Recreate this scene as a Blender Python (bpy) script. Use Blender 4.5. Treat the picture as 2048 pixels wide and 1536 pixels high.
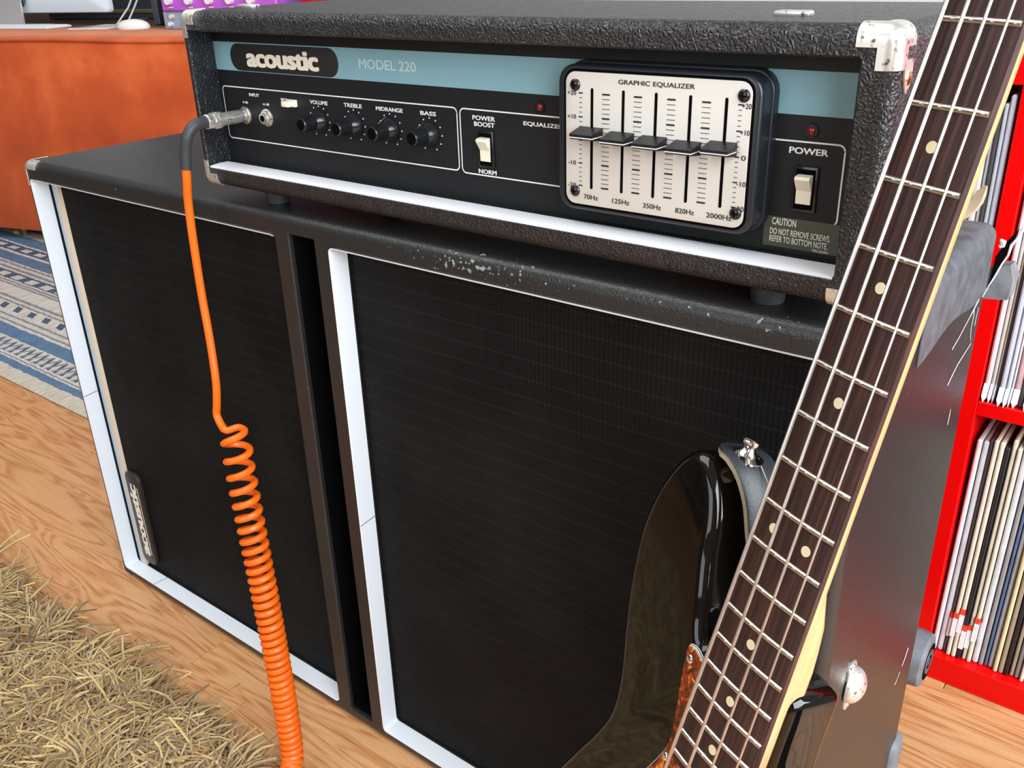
import bpy, bmesh, math, random
from mathutils import Matrix, Vector
import numpy as np
random.seed(7)
for o in list(bpy.data.objects): bpy.data.objects.remove(o, do_unlink=True)
SC = bpy.context.scene
COL = SC.collection
PI = math.pi

# ------------------------------------------------------------------ camera
cam = bpy.data.cameras.new('camera'); camo = bpy.data.objects.new('camera', cam); COL.objects.link(camo)
cam.sensor_width = 36.0; cam.sensor_fit = 'HORIZONTAL'; cam.lens = 36.0*1852.15/2048.0
cam.clip_start = 0.02; cam.clip_end = 60
YAW, PIT, ROLL = -0.6745, -0.4346, -0.0307
fw = Vector((math.sin(YAW)*math.cos(PIT), math.cos(YAW)*math.cos(PIT), math.sin(PIT)))
rt = fw.cross(Vector((0, 0, 1))).normalized(); up = rt.cross(fw)
rt2 = rt*math.cos(ROLL)+up*math.sin(ROLL); up2 = -rt*math.sin(ROLL)+up*math.cos(ROLL)
camo.matrix_world = Matrix(((rt2.x, up2.x, -fw.x, 1.1056), (rt2.y, up2.y, -fw.y, -0.5341), (rt2.z, up2.z, -fw.z, 0.8343), (0, 0, 0, 1)))
SC.camera = camo

# ------------------------------------------------------------------ light
SC.view_settings.view_transform = 'Standard'; SC.view_settings.look = 'None'
SC.view_settings.gamma = 1.0; SC.view_settings.use_curve_mapping = False
SC.view_settings.exposure = 0.42
w = bpy.data.worlds.new('room_light'); SC.world = w; w.use_nodes = True
bg = w.node_tree.nodes['Background']; bg.inputs[0].default_value = (0.98, 0.98, 1.0, 1); bg.inputs[1].default_value = 0.22

def area(name, loc, target, sx, sy, power, color):
    l = bpy.data.lights.new(name, 'AREA'); l.shape = 'RECTANGLE'; l.size = sx; l.size_y = sy; l.energy = power; l.color = color
    o = bpy.data.objects.new(name, l); COL.objects.link(o); o.location = loc
    o.rotation_euler = (Vector(target)-Vector(loc)).to_track_quat('-Z', 'Y').to_euler()
    return o
area('window_daylight', (2.6, -0.45, 1.5), (0.4, 0.05, 0.55), 3.0, 1.8, 150, (0.87, 0.935, 1.0))
area('overhead_fill', (-0.4, -0.5, 2.9), (-0.4, -0.2, 0), 2.6, 2.0, 50, (1.0, 0.98, 0.95))
area('glass_door_daylight', (0.25, -2.5, 1.1), (0.35, 0, 0.65), 1.3, 1.9, 17, (0.94, 0.97, 1.0))

# ------------------------------------------------------------------ materials
MATS = {}
def new_mat(name):
    m = bpy.data.materials.new(name); m.use_nodes = True; MATS[name] = m
    return m, m.node_tree.nodes, m.node_tree.links, m.node_tree.nodes['Principled BSDF']
def rgb(r, g, b):
    f = lambda c: ((c/255+0.055)/1.055)**2.4 if c/255 > 0.04045 else c/255/12.92
    return (f(r), f(g), f(b), 1)
def plain(name, col, rough=0.5, metal=0.0, coat=0.0, spec=0.5, bump=0, bscale=300, trans=0.0, emit=0.0, sheen=0.0, var=0.0, vscale=20):
    m, N, L, P = new_mat(name)
    P.inputs['Base Color'].default_value = col; P.inputs['Roughness'].default_value = rough; P.inputs['Metallic'].default_value = metal
    P.inputs['Coat Weight'].default_value = coat; P.inputs['Coat Roughness'].default_value = 0.03
    P.inputs['Specular IOR Level'].default_value = spec; P.inputs['Transmission Weight'].default_value = trans; P.inputs['Sheen Weight'].default_value = sheen
    tc = N.new('ShaderNodeTexCoord')
    if bump:
        n = N.new('ShaderNodeTexNoise'); n.inputs['Scale'].default_value = bscale; n.inputs['Detail'].default_value = 4
        b = N.new('ShaderNodeBump'); b.inputs['Strength'].default_value = bump; b.inputs['Distance'].default_value = 0.001
        L.new(tc.outputs['Object'], n.inputs['Vector']); L.new(n.outputs['Fac'], b.inputs['Height']); L.new(b.outputs['Normal'], P.inputs['Normal'])
    if var:
        n = N.new('ShaderNodeTexNoise'); n.inputs['Scale'].default_value = vscale; n.inputs['Detail'].default_value = 5
        hs = N.new('ShaderNodeHueSaturation'); hs.inputs['Color'].default_value = col
        mr = N.new('ShaderNodeMapRange'); mr.inputs[1].default_value = 0.3; mr.inputs[2].default_value = 0.7; mr.inputs[3].default_value = 1-var; mr.inputs[4].default_value = 1+var
        L.new(tc.outputs['Object'], n.inputs['Vector']); L.new(n.outputs['Fac'], mr.inputs[0]); L.new(mr.outputs[0], hs.inputs['Value']); L.new(hs.outputs[0], P.inputs['Base Color'])
    return m
def mapping(N, L, scale, coord='Object', rot=(0, 0, 0)):
    tc = N.new('ShaderNodeTexCoord'); mp = N.new('ShaderNodeMapping'); mp.inputs['Scale'].default_value = scale; mp.inputs['Rotation'].default_value = rot
    L.new(tc.outputs[coord], mp.inputs['Vector']); return mp.outputs[0]
def ramp(N, stops, interp='LINEAR'):
    r = N.new('ShaderNodeValToRGB'); r.color_ramp.interpolation = interp
    e = r.color_ramp.elements
    while len(e) < len(stops): e.new(0.5)
    for i, (p, c) in enumerate(stops): e[i].position = p; e[i].color = c
    return r
def vinyl(name, base, rough, strength, scale, scuff=0.0, wear=()):
    m, N, L, P = new_mat(name)
    P.inputs['Roughness'].default_value = rough; P.inputs['Specular IOR Level'].default_value = 0.55
    v = mapping(N, L, (1, 1, 1))
    n0 = N.new('ShaderNodeTexNoise'); n0.inputs['Scale'].default_value = 60; L.new(v, n0.inputs['Vector'])
    mx = N.new('ShaderNodeMix'); mx.data_type = 'VECTOR'; mx.inputs[0].default_value = 0.012
    L.new(v, mx.inputs[4]); L.new(n0.outputs['Color'], mx.inputs[5])
    vo = N.new('ShaderNodeTexVoronoi'); vo.feature = 'DISTANCE_TO_EDGE'; vo.inputs['Scale'].default_value = scale
    L.new(mx.outputs[1], vo.inputs['Vector'])
    n1 = N.new('ShaderNodeTexNoise'); n1.inputs['Scale'].default_value = scale*1.7; n1.inputs['Detail'].default_value = 3; L.new(v, n1.inputs['Vector'])
    cl = N.new('ShaderNodeMath'); cl.operation = 'MINIMUM'; cl.inputs[1].default_value = 0.35; L.new(vo.outputs['Distance'], cl.inputs[0])
    ad = N.new('ShaderNodeMath'); ad.operation = 'MULTIPLY_ADD'; ad.inputs[1].default_value = 0.5; L.new(n1.outputs['Fac'], ad.inputs[0]); L.new(cl.outputs[0], ad.inputs[2])
    b = N.new('ShaderNodeBump'); b.inputs['Strength'].default_value = strength; b.inputs['Distance'].default_value = 0.0016
    L.new(ad.outputs[0], b.inputs['Height']); L.new(b.outputs['Normal'], P.inputs['Normal'])
    # small scuffs and chips
    n2 = N.new('ShaderNodeTexNoise'); n2.inputs['Scale'].default_value = 240; n2.inputs['Detail'].default_value = 6; L.new(v, n2.inputs['Vector'])
    n3 = N.new('ShaderNodeTexNoise'); n3.inputs['Scale'].default_value = 7; L.new(v, n3.inputs['Vector'])
    ml = N.new('ShaderNodeMath'); ml.operation = 'MULTIPLY_ADD'; ml.inputs[1].default_value = 0.35; L.new(n3.outputs['Fac'], ml.inputs[0]); L.new(n2.outputs['Fac'], ml.inputs[2])
    acc = ml.outputs[0]
    for c_, r_, k_ in wear:     # rubbed places: centre, radii, strength
        sb = N.new('ShaderNodeVectorMath'); sb.operation = 'SUBTRACT'; sb.inputs[1].default_value = c_; L.new(v, sb.inputs[0])
        dv = N.new('ShaderNodeVectorMath'); dv.operation = 'DIVIDE'; dv.inputs[1].default_value = r_; L.new(sb.outputs[0], dv.inputs[0])
        ln = N.new('ShaderNodeVectorMath'); ln.operation = 'LENGTH'; L.new(dv.outputs[0], ln.inputs[0])
        mw_ = N.new('ShaderNodeMapRange'); mw_.inputs[1].default_value = 1.0; mw_.inputs[2].default_value = 0.1; mw_.inputs[3].default_value = 0; mw_.inputs[4].default_value = k_; L.new(ln.outputs['Value'], mw_.inputs[0])
        ad2 = N.new('ShaderNodeMath'); ad2.operation = 'ADD'; L.new(acc, ad2.inputs[0]); L.new(mw_.outputs[0], ad2.inputs[1]); acc = ad2.outputs[0]
    mr = N.new('ShaderNodeMapRange'); mr.inputs[1].default_value = 0.93-scuff; mr.inputs[2].default_value = 0.97-scuff; L.new(acc, mr.inputs[0])
    mc = N.new('ShaderNodeMix'); mc.data_type = 'RGBA'; mc.inputs[6].default_value = base; mc.inputs[7].default_value = (0.24, 0.25, 0.25, 1)
    L.new(mr.outputs[0], mc.inputs[0]); L.new(mc.outputs[2], P.inputs['Base Color'])
    return m
vinyl('vinyl_cab', (0.015, 0.015, 0.015, 1), 0.36, 0.24, 330, 0.005, (((.72, .004, .610), (.14, .03, .016), .235), ((.88, .004, .612), (.12, .02, .012), .15), ((.30, .0, .610), (.2, .02, .010), .1), ((.985, 0, .613), (.12, .02, .012), .11), ((1.045, .27, .59), (.02, .06, .06), .12)))
vinyl('vinyl_head', (0.013, 0.014, 0.016, 1), 0.29, 1.0, 330, 0.0)

def grille():
    m, N, L, P = new_mat('grille_cloth')
    P.inputs['Roughness'].default_value = 0.7; P.inputs['Specular IOR Level'].default_value = 0.12
    tc = N.new('ShaderNodeTexCoord'); sp = N.new('ShaderNodeSeparateXYZ'); L.new(tc.outputs['Object'], sp.inputs[0])
    def tri(out, per, ph=0):
        a = N.new('ShaderNodeMath'); a.operation = 'MULTIPLY_ADD'; a.inputs[1].default_value = 2*PI/per; a.inputs[2].default_value = ph; L.new(out, a.inputs[0])
        s = N.new('ShaderNodeMath'); s.operation = 'SINE'; L.new(a.outputs[0], s.inputs[0]); return s.outputs[0]
    vx = tri(sp.outputs['X'], 0.0042); vz = tri(sp.outputs['Z'], 0.0034)
    # stronger horizontal bands every 17 mm
    hz = tri(sp.outputs['Z'], 0.0175); pw = N.new('ShaderNodeMapRange'); pw.inputs[1].default_value = 0.93; pw.inputs[2].default_value = 1.0; L.new(hz, pw.inputs[0])
    mu = N.new('ShaderNodeMath'); mu.operation = 'MULTIPLY'; L.new(vx, mu.inputs[0]); L.new(vz, mu.inputs[1])
    h = N.new('ShaderNodeMath'); h.operation = 'MULTIPLY_ADD'; h.inputs[1].default_value = 0.6; L.new(mu.outputs[0], h.inputs[0]); L.new(vx, h.inputs[2])
    h2 = N.new('ShaderNodeMath'); h2.operation = 'ADD'; L.new(h.outputs[0], h2.inputs[0]); L.new(pw.outputs[0], h2.inputs[1])
    b = N.new('ShaderNodeBump'); b.inputs['Strength'].default_value = 0.35; b.inputs['Distance'].default_value = 0.0006; L.new(h2.outputs[0], b.inputs['Height']); L.new(b.outputs['Normal'], P.inputs['Normal'])
    n = N.new('ShaderNodeTexNoise'); n.inputs['Scale'].default_value = 9; n.inputs['Detail'].default_value = 4; L.new(tc.outputs['Object'], n.inputs['Vector'])
    r = ramp(N, [(0.35, (0.0035, 0.0035, 0.0036, 1)), (0.7, (0.008, 0.008, 0.0078, 1))]); L.new(n.outputs['Fac'], r.inputs[0])
    mc = N.new('ShaderNodeMix'); mc.data_type = 'RGBA'; mc.blend_type = 'ADD'; L.new(pw.outputs[0], mc.inputs[0]); L.new(r.outputs[0], mc.inputs[6]); mc.inputs[7].default_value = (0.005, 0.005, 0.0055, 1)
    L.new(mc.outputs[2], P.inputs['Base Color'])
grille()

def wood_floor():
    m, N, L, P = new_mat('oak_floor')
    P.inputs['Roughness'].default_value = 0.33; P.inputs['Specular IOR Level'].default_value = 0.45
    oi = N.new('ShaderNodeObjectInfo'); tc = N.new('ShaderNodeTexCoord')
    cb = N.new('ShaderNodeCombineXYZ')
    for k, f in enumerate((13.0, 7.0, 3.0)):
        mm = N.new('ShaderNodeMath'); mm.operation = 'MULTIPLY'; mm.inputs[1].default_value = f; L.new(oi.outputs['Random'], mm.inputs[0]); L.new(mm.outputs[0], cb.inputs[k])
    va = N.new('ShaderNodeVectorMath'); va.operation = 'ADD'; L.new(tc.outputs['Object'], va.inputs[0]); L.new(cb.outputs[0], va.inputs[1])
    mp = N.new('ShaderNodeMapping'); mp.inputs['Scale'].default_value = (0.9, 7.5, 1); L.new(va.outputs[0], mp.inputs['Vector'])
    n1 = N.new('ShaderNodeTexNoise'); n1.inputs['Scale'].default_value = 2.2; n1.inputs['Detail'].default_value = 2.5; n1.inputs['Distortion'].default_value = 0.7; L.new(mp.outputs[0], n1.inputs['Vector'])
    # cathedral rings out of the noise field
    mu = N.new('ShaderNodeMath'); mu.operation = 'MULTIPLY'; mu.inputs[1].default_value = 78; L.new(n1.outputs['Fac'], mu.inputs[0])
    si = N.new('ShaderNodeMath'); si.operation = 'SINE'; L.new(mu.outputs[0], si.inputs[0])
    mp2 = N.new('ShaderNodeMapping'); mp2.inputs['Scale'].default_value = (6, 160, 1); L.new(va.outputs[0], mp2.inputs['Vector'])
    n2 = N.new('ShaderNodeTexNoise'); n2.inputs['Scale'].default_value = 3; n2.inputs['Detail'].default_value = 3; L.new(mp2.outputs[0], n2.inputs['Vector'])
    ad = N.new('ShaderNodeMath'); ad.operation = 'MULTIPLY_ADD'; ad.inputs[1].default_value = 0.17; L.new(si.outputs[0], ad.inputs[0]); L.new(n2.outputs['Fac'], ad.inputs[2])
    r = ramp(N, [(0.2, rgb(196, 150, 106)), (0.5, rgb(190, 139, 94)), (0.72, rgb(170, 115, 70)), (0.95, rgb(146, 93, 53))])
    L.new(ad.outputs[0], r.inputs[0])
    hs = N.new('ShaderNodeHueSaturation'); mr = N.new('ShaderNodeMapRange'); mr.inputs[3].default_value = 0.9; mr.inputs[4].default_value = 1.08
    L.new(oi.outputs['Random'], mr.inputs[0]); L.new(mr.outputs[0], hs.inputs['Value']); L.new(r.outputs[0], hs.inputs['Color']); L.new(hs.outputs[0], P.inputs['Base Color'])
    b = N.new('ShaderNodeBump'); b.inputs['Strength'].default_value = 0.12; b.inputs['Distance'].default_value = 0.0004; L.new(n2.outputs['Fac'], b.inputs['Height']); L.new(b.outputs['Normal'], P.inputs['Normal'])
wood_floor()

def rosewood():
    m, N, L, P = new_mat('rosewood')
    P.inputs['Roughness'].default_value = 0.42
    v = mapping(N, L, (6, 160, 60)); n = N.new('ShaderNodeTexNoise'); n.inputs['Scale'].default_value = 3; n.inputs['Detail'].default_value = 5; n.inputs['Distortion'].default_value = 0.4; L.new(v, n.inputs['Vector'])
    r = ramp(N, [(0.3, rgb(36, 24, 23)), (0.5, rgb(54, 33, 30)), (0.72, rgb(78, 46, 38))]); L.new(n.outputs['Fac'], r.inputs[0]); L.new(r.outputs[0], P.inputs['Base Color'])
rosewood()
def maple():
    m, N, L, P = new_mat('maple')
    P.inputs['Roughness'].default_value = 0.35; P.inputs['Coat Weight'].default_value = 0.3
    v = mapping(N, L, (4, 90, 90)); n = N.new('ShaderNodeTexNoise'); n.inputs['Scale'].default_value = 3; n.inputs['Detail'].default_value = 4; L.new(v, n.inputs['Vector'])
    r = ramp(N, [(0.3, rgb(186, 140, 96)), (0.7, rgb(204, 160, 114))]); L.new(n.outputs['Fac'], r.inputs[0]); L.new(r.outputs[0], P.inputs['Base Color'])
maple()
def tortoise():
    m, N, L, P = new_mat('tortoiseshell')
    P.inputs['Roughness'].default_value = 0.12; P.inputs['Coat Weight'].default_value = 0.5
    v = mapping(N, L, (1, 1, 1)); n = N.new('ShaderNodeTexNoise'); n.inputs['Scale'].default_value = 120; n.inputs['Detail'].default_value = 3; n.inputs['Distortion'].default_value = 1.2; L.new(v, n.inputs['Vector'])
    r = ramp(N, [(0.36, rgb(52, 16, 8)), (0.5, rgb(120, 38, 12)), (0.6, rgb(176, 78, 20)), (0.68, rgb(232, 178, 92))]); L.new(n.outputs['Fac'], r.inputs[0]); L.new(r.outputs[0], P.inputs['Base Color'])
tortoise()
def velvet():
    m, N, L, P = new_mat('orange_velvet')
    P.inputs['Roughness'].default_value = 0.85; P.inputs['Sheen Weight'].default_value = 0.35; P.inputs['Sheen Tint'].default_value = (1, 0.6, 0.35, 1); P.inputs['Specular IOR Level'].default_value = 0.2
    v = mapping(N, L, (1, 1, 1)); n = N.new('ShaderNodeTexNoise'); n.inputs['Scale'].default_value = 4.5; n.inputs['Detail'].default_value = 5; n.inputs['Roughness'].default_value = 0.55; L.new(v, n.inputs['Vector'])
    r = ramp(N, [(0.3, rgb(166, 62, 26)), (0.52, rgb(192, 78, 34)), (0.72, rgb(216, 104, 54))]); L.new(n.outputs['Fac'], r.inputs[0]); L.new(r.outputs[0], P.inputs['Base Color'])
velvet()
def striped_rug():
    m, N, L, P = new_mat('blue_striped_weave')
    P.inputs['Roughness'].default_value = 0.95; P.inputs['Specular IOR Level'].default_value = 0.1
    tc = N.new('ShaderNodeTexCoord'); sp = N.new('ShaderNodeSeparateXYZ'); L.new(tc.outputs['Object'], sp.inputs[0])
    nz = N.new('ShaderNodeTexNoise'); nz.inputs['Scale'].default_value = 60; nz.inputs['Detail'].default_value = 3
    mp = N.new('ShaderNodeMapping'); mp.inputs['Scale'].default_value = (1, .25, 1); L.new(tc.outputs['Object'], mp.inputs[0]); L.new(mp.outputs[0], nz.inputs['Vector'])
    wob = N.new('ShaderNodeMath'); wob.operation = 'MULTIPLY_ADD'; wob.inputs[1].default_value = 0.010; L.new(nz.outputs['Fac'], wob.inputs[0]); L.new(sp.outputs['Y'], wob.inputs[2])
    # object Y = distance from the near edge, the pattern repeats every 0.62 m
    md = N.new('ShaderNodeMath'); md.operation = 'DIVIDE'; md.inputs[1].default_value = 0.62; L.new(wob.outputs[0], md.inputs[0])
    fr = N.new('ShaderNodeMath'); fr.operation = 'FRACT'; L.new(md.outputs[0], fr.inputs[0])
    C = rgb(190, 184, 170); B = rgb(92, 118, 146); D = rgb(76, 94, 116); G = rgb(132, 134, 138); Wt = rgb(194, 191, 183)
    f = lambda y: (y-0.2443)/0.62
    st = [(0, C), (f(.2864), B), (f(.3076), Wt), (f(.3135), G), (f(.3185), Wt), (f(.376), B), (f(.4164), Wt), (f(.4270), G), (f(.4347), Wt), (f(.4482), G), (f(.4560), Wt), (f(.5048), G), (f(.5120), Wt), (f(.5228), G), (f(.5320), Wt), (f(.5797), G), (f(.588), Wt), (f(.593), G), (f(.600), Wt), (f(.606), D), (f(.6451), Wt), (f(.655), G), (f(.6671), Wt), (f(.6800), G), (f(.688), Wt), (f(.6955), B), (f(.745), Wt), (f(.757), D), (f(.80), Wt), (f(.81), B)]
    r = ramp(N, st, 'CONSTANT'); L.new(fr.outputs[0], r.inputs[0])
    # woven dash and lozenge rows
    def rowmask(y0, y1):
        a = N.new('ShaderNodeMath'); a.operation = 'GREATER_THAN'; a.inputs[1].default_value = f(y0); L.new(fr.outputs[0], a.inputs[0])
        b2 = N.new('ShaderNodeMath'); b2.operation = 'LESS_THAN'; b2.inputs[1].default_value = f(y1); L.new(fr.outputs[0], b2.inputs[0])
        c2 = N.new('ShaderNodeMath'); c2.operation = 'MULTIPLY'; L.new(a.outputs[0], c2.inputs[0]); L.new(b2.outputs[0], c2.inputs[1]); return c2.outputs[0]
    def wave(per, slant, thr):
        a = N.new('ShaderNodeMath'); a.operation = 'MULTIPLY_ADD'; a.inputs[1].default_value = slant; L.new(sp.outputs['Y'], a.inputs[0]); L.new(sp.outputs['X'], a.inputs[2])
        b2 = N.new('ShaderNodeMath'); b2.operation = 'MULTIPLY'; b2.inputs[1].default_value = 2*PI/per; L.new(a.outputs[0], b2.inputs[0])
        s = N.new('ShaderNodeMath'); s.operation = 'SINE'; L.new(b2.outputs[0], s.inputs[0])
        t = N.new('ShaderNodeMath'); t.operation = 'GREATER_THAN'; t.inputs[1].default_value = thr; L.new(s.outputs[0], t.inputs[0]); return t.outputs[0]
    col = r.outputs[0]
    for (y0, y1, per, sl, thr, cc) in ((.326, .372, .03, .5, .35, D), (.326, .372, .03, -.5, .55, G), (.474, .500, .075, .9, .3, D), (.612, .638, .085, 0, -.2, Wt), (.768, .79, .085, 0, -.2, Wt)):
        mk = N.new('ShaderNodeMath'); mk.operation = 'MULTIPLY'; L.new(rowmask(y0, y1), mk.inputs[0]); L.new(wave(per, sl, thr), mk.inputs[1])
        mx = N.new('ShaderNodeMix'); mx.data_type = 'RGBA'; L.new(mk.outputs[0], mx.inputs[0]); L.new(col, mx.inputs[6]); mx.inputs[7].default_value = cc; col = mx.outputs[2]
    n5 = N.new('ShaderNodeTexNoise'); n5.inputs['Scale'].default_value = 130; n5.inputs['Detail'].default_value = 3; L.new(mp.outputs[0], n5.inputs['Vector'])
    hs = N.new('ShaderNodeHueSaturation'); mr = N.new('ShaderNodeMapRange'); mr.inputs[1].default_value = .3; mr.inputs[2].default_value = .7; mr.inputs[3].default_value = .8; mr.inputs[4].default_value = 1.15
    L.new(n5.outputs['Fac'], mr.inputs[0]); L.new(mr.outputs[0], hs.inputs['Value']); L.new(col, hs.inputs['Color']); L.new(hs.outputs[0], P.inputs['Base Color'])
    bp = N.new('ShaderNodeBump'); bp.inputs['Strength'].default_value = 0.5; bp.inputs['Distance'].default_value = 0.002; L.new(n5.outputs['Fac'], bp.inputs['Height']); L.new(bp.outputs['Normal'], P.inputs['Normal'])
striped_rug()
def pile():
    m, N, L, P = new_mat('shag_yarn')
    P.inputs['Roughness'].default_value = 0.8; P.inputs['Sheen Weight'].default_value = 0.3; P.inputs['Specular IOR Level'].default_value = 0.2
    ge = N.new('ShaderNodeNewGeometry'); r = ramp(N, [(0, rgb(124, 96, 54)), (0.45, rgb(160, 130, 80)), (1, rgb(194, 166, 112))])
    L.new(ge.outputs['Random Per Island'], r.inputs[0]); L.new(r.outputs[0], P.inputs['Base Color'])
pile()
def scratched_metal(name, base, rough):
    m, N, L, P = new_mat(name)
    P.inputs['Metallic'].default_value = 0.82
    v = mapping(N, L, (1, 1, 1)); n = N.new('ShaderNodeTexNoise'); n.inputs['Scale'].default_value = 260; n.inputs['Detail'].default_value = 5; L.new(v, n.inputs['Vector'])
    n2 = N.new('ShaderNodeTexNoise'); n2.inputs['Scale'].default_value = 70; n2.inputs['Detail'].default_value = 3; L.new(v, n2.inputs['Vector'])
    r = ramp(N, [(0.30, (0.12, 0.11, 0.09, 1)), (0.42, base)]); L.new(n.outputs['Fac'], r.inputs[0]); L.new(r.outputs[0], P.inputs['Base Color'])
    mr = N.new('ShaderNodeMapRange'); mr.inputs[3].default_value = rough*0.6; mr.inputs[4].default_value = rough*1.5; L.new(n2.outputs['Fac'], mr.inputs[0]); L.new(mr.outputs[0], P.inputs['Roughness'])
scratched_metal('worn_nickel', (0.78, 0.76, 0.71, 1), 0.38)
scratched_metal('jack_metal', (0.62, 0.60, 0.55, 1), 0.32)
plain('white_trim', rgb(212, 217, 222), 0.45)
plain('head_white', rgb(212, 212, 216), 0.45)
plain('panel_black', (0.010, 0.011, 0.012, 1), 0.5, spec=0.25)
plain('blue_stripe', rgb(122, 164, 176), 0.45, spec=0.3)
plain('logo_black', (0.014, 0.014, 0.014, 1), 0.45)
plain('print_white', rgb(220, 222, 220), 0.5)
plain('print_cream', rgb(226, 222, 206), 0.5)
plain('print_black', (0.012, 0.012, 0.012, 1), 0.5)
plain('pale_blue_print', rgb(176, 206, 208), 0.5)
plain('sticker_olive', rgb(66, 68, 54), 0.4)
plain('knob_black', (0.007, 0.0075, 0.009, 1), 0.35, spec=0.3, bump=0.2, bscale=500)
plain('gloss_black', (0.012, 0.012, 0.014, 1), 0.2)
plain('housing_black', (0.014, 0.017, 0.022, 1), 0.3)
plain('slot_black', (0.0015, 0.0015, 0.0018, 1), 0.9, spec=0.05)
plain('eq_plate', rgb(204, 201, 193), 0.4, metal=0.2)
plain('rocker_cream', rgb(226, 220, 200), 0.35)
plain('led_red', rgb(120, 12, 24), 0.15, coat=0.5)
plain('chrome', (0.85, 0.85, 0.87, 1), 0.08, metal=1)
plain('nickel_fret', (0.74, 0.70, 0.62, 1), 0.28, metal=1, var=0.15, vscale=300)
plain('string_steel', (0.62, 0.585, 0.54, 1), 0.32, metal=0.95)
plain('dot_cream', rgb(222, 212, 172), 0.4)
plain('gloss_body', (0.003, 0.0025, 0.002, 1), 0.05, coat=0.0, spec=0.55)
plain('leather_black', (0.02, 0.023, 0.028, 1), 0.42, bump=0.25, bscale=700)
plain('suede_edge', rgb(150, 140, 118), 0.95, bump=0.6, bscale=900)
plain('cable_orange', rgb(226, 96, 10), 0.4, var=0.12, vscale=30)
plain('rubber_black', (0.025, 0.027, 0.03, 1), 0.55)
plain('rubber_grey', rgb(104, 106, 110), 0.65, var=0.25, vscale=60, bump=0.2, bscale=300)
plain('plastic_grey_dark', rgb(78, 82, 86), 0.5, var=0.3, vscale=70, bump=0.3, bscale=260)
plain('torn_fibre', rgb(206, 208, 210), 0.9, bump=0.6, bscale=500)
plain('torn_backing', rgb(176, 152, 124), 0.9)
plain('red_lacquer', (0.66, 0.0003, 0.0006, 1), 0.35, spec=0.25)
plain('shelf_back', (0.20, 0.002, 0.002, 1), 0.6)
plain('wall_paint', rgb(222, 222, 220), 0.9)
plain('wall_brown', rgb(98, 86, 76), 0.9)
plain('desk_wood', rgb(92, 64, 46), 0.5)
plain('aluminium', (0.78, 0.80, 0.83, 1), 0.35, metal=0.6)
plain('silver_white', rgb(222, 232, 240), 0.4)
plain('apple_dark', (0.02, 0.02, 0.025, 1), 0.3)
plain('dark_plastic', (0.012, 0.013, 0.017, 1), 0.45)
plain('grey_plastic', rgb(70, 76, 84), 0.5)
plain('purple_metal', rgb(176, 92, 200), 0.4)
plain('mixer_blue', rgb(142, 158, 180), 0.5)
plain('knob_white', rgb(226, 222, 226), 0.4)
plain('crimson', rgb(170, 12, 40), 0.4)
plain('pink_plastic', rgb(236, 90, 104), 0.4)
plain('paper_white', rgb(226, 224, 224), 0.7)
plain('paper_grey', rgb(150, 150, 154), 0.7)
plain('brass', (0.75, 0.6, 0.28, 1), 0.25, metal=1)
plain('white_cable', rgb(190, 190, 190), 0.5)
plain('light_blue_edge', rgb(150, 178, 200), 0.5)
plain('beige_edge', rgb(206, 190, 168), 0.6)
plain('badge_brown', rgb(38, 33, 28), 0.4)
plain('rug_base', rgb(126, 92, 54), 0.95)
plain('sticker_red', rgb(222, 62, 40), 0.6)
plain('clear_sleeve', rgb(208, 208, 214), 0.25, var=0.12, vscale=40)

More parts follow.
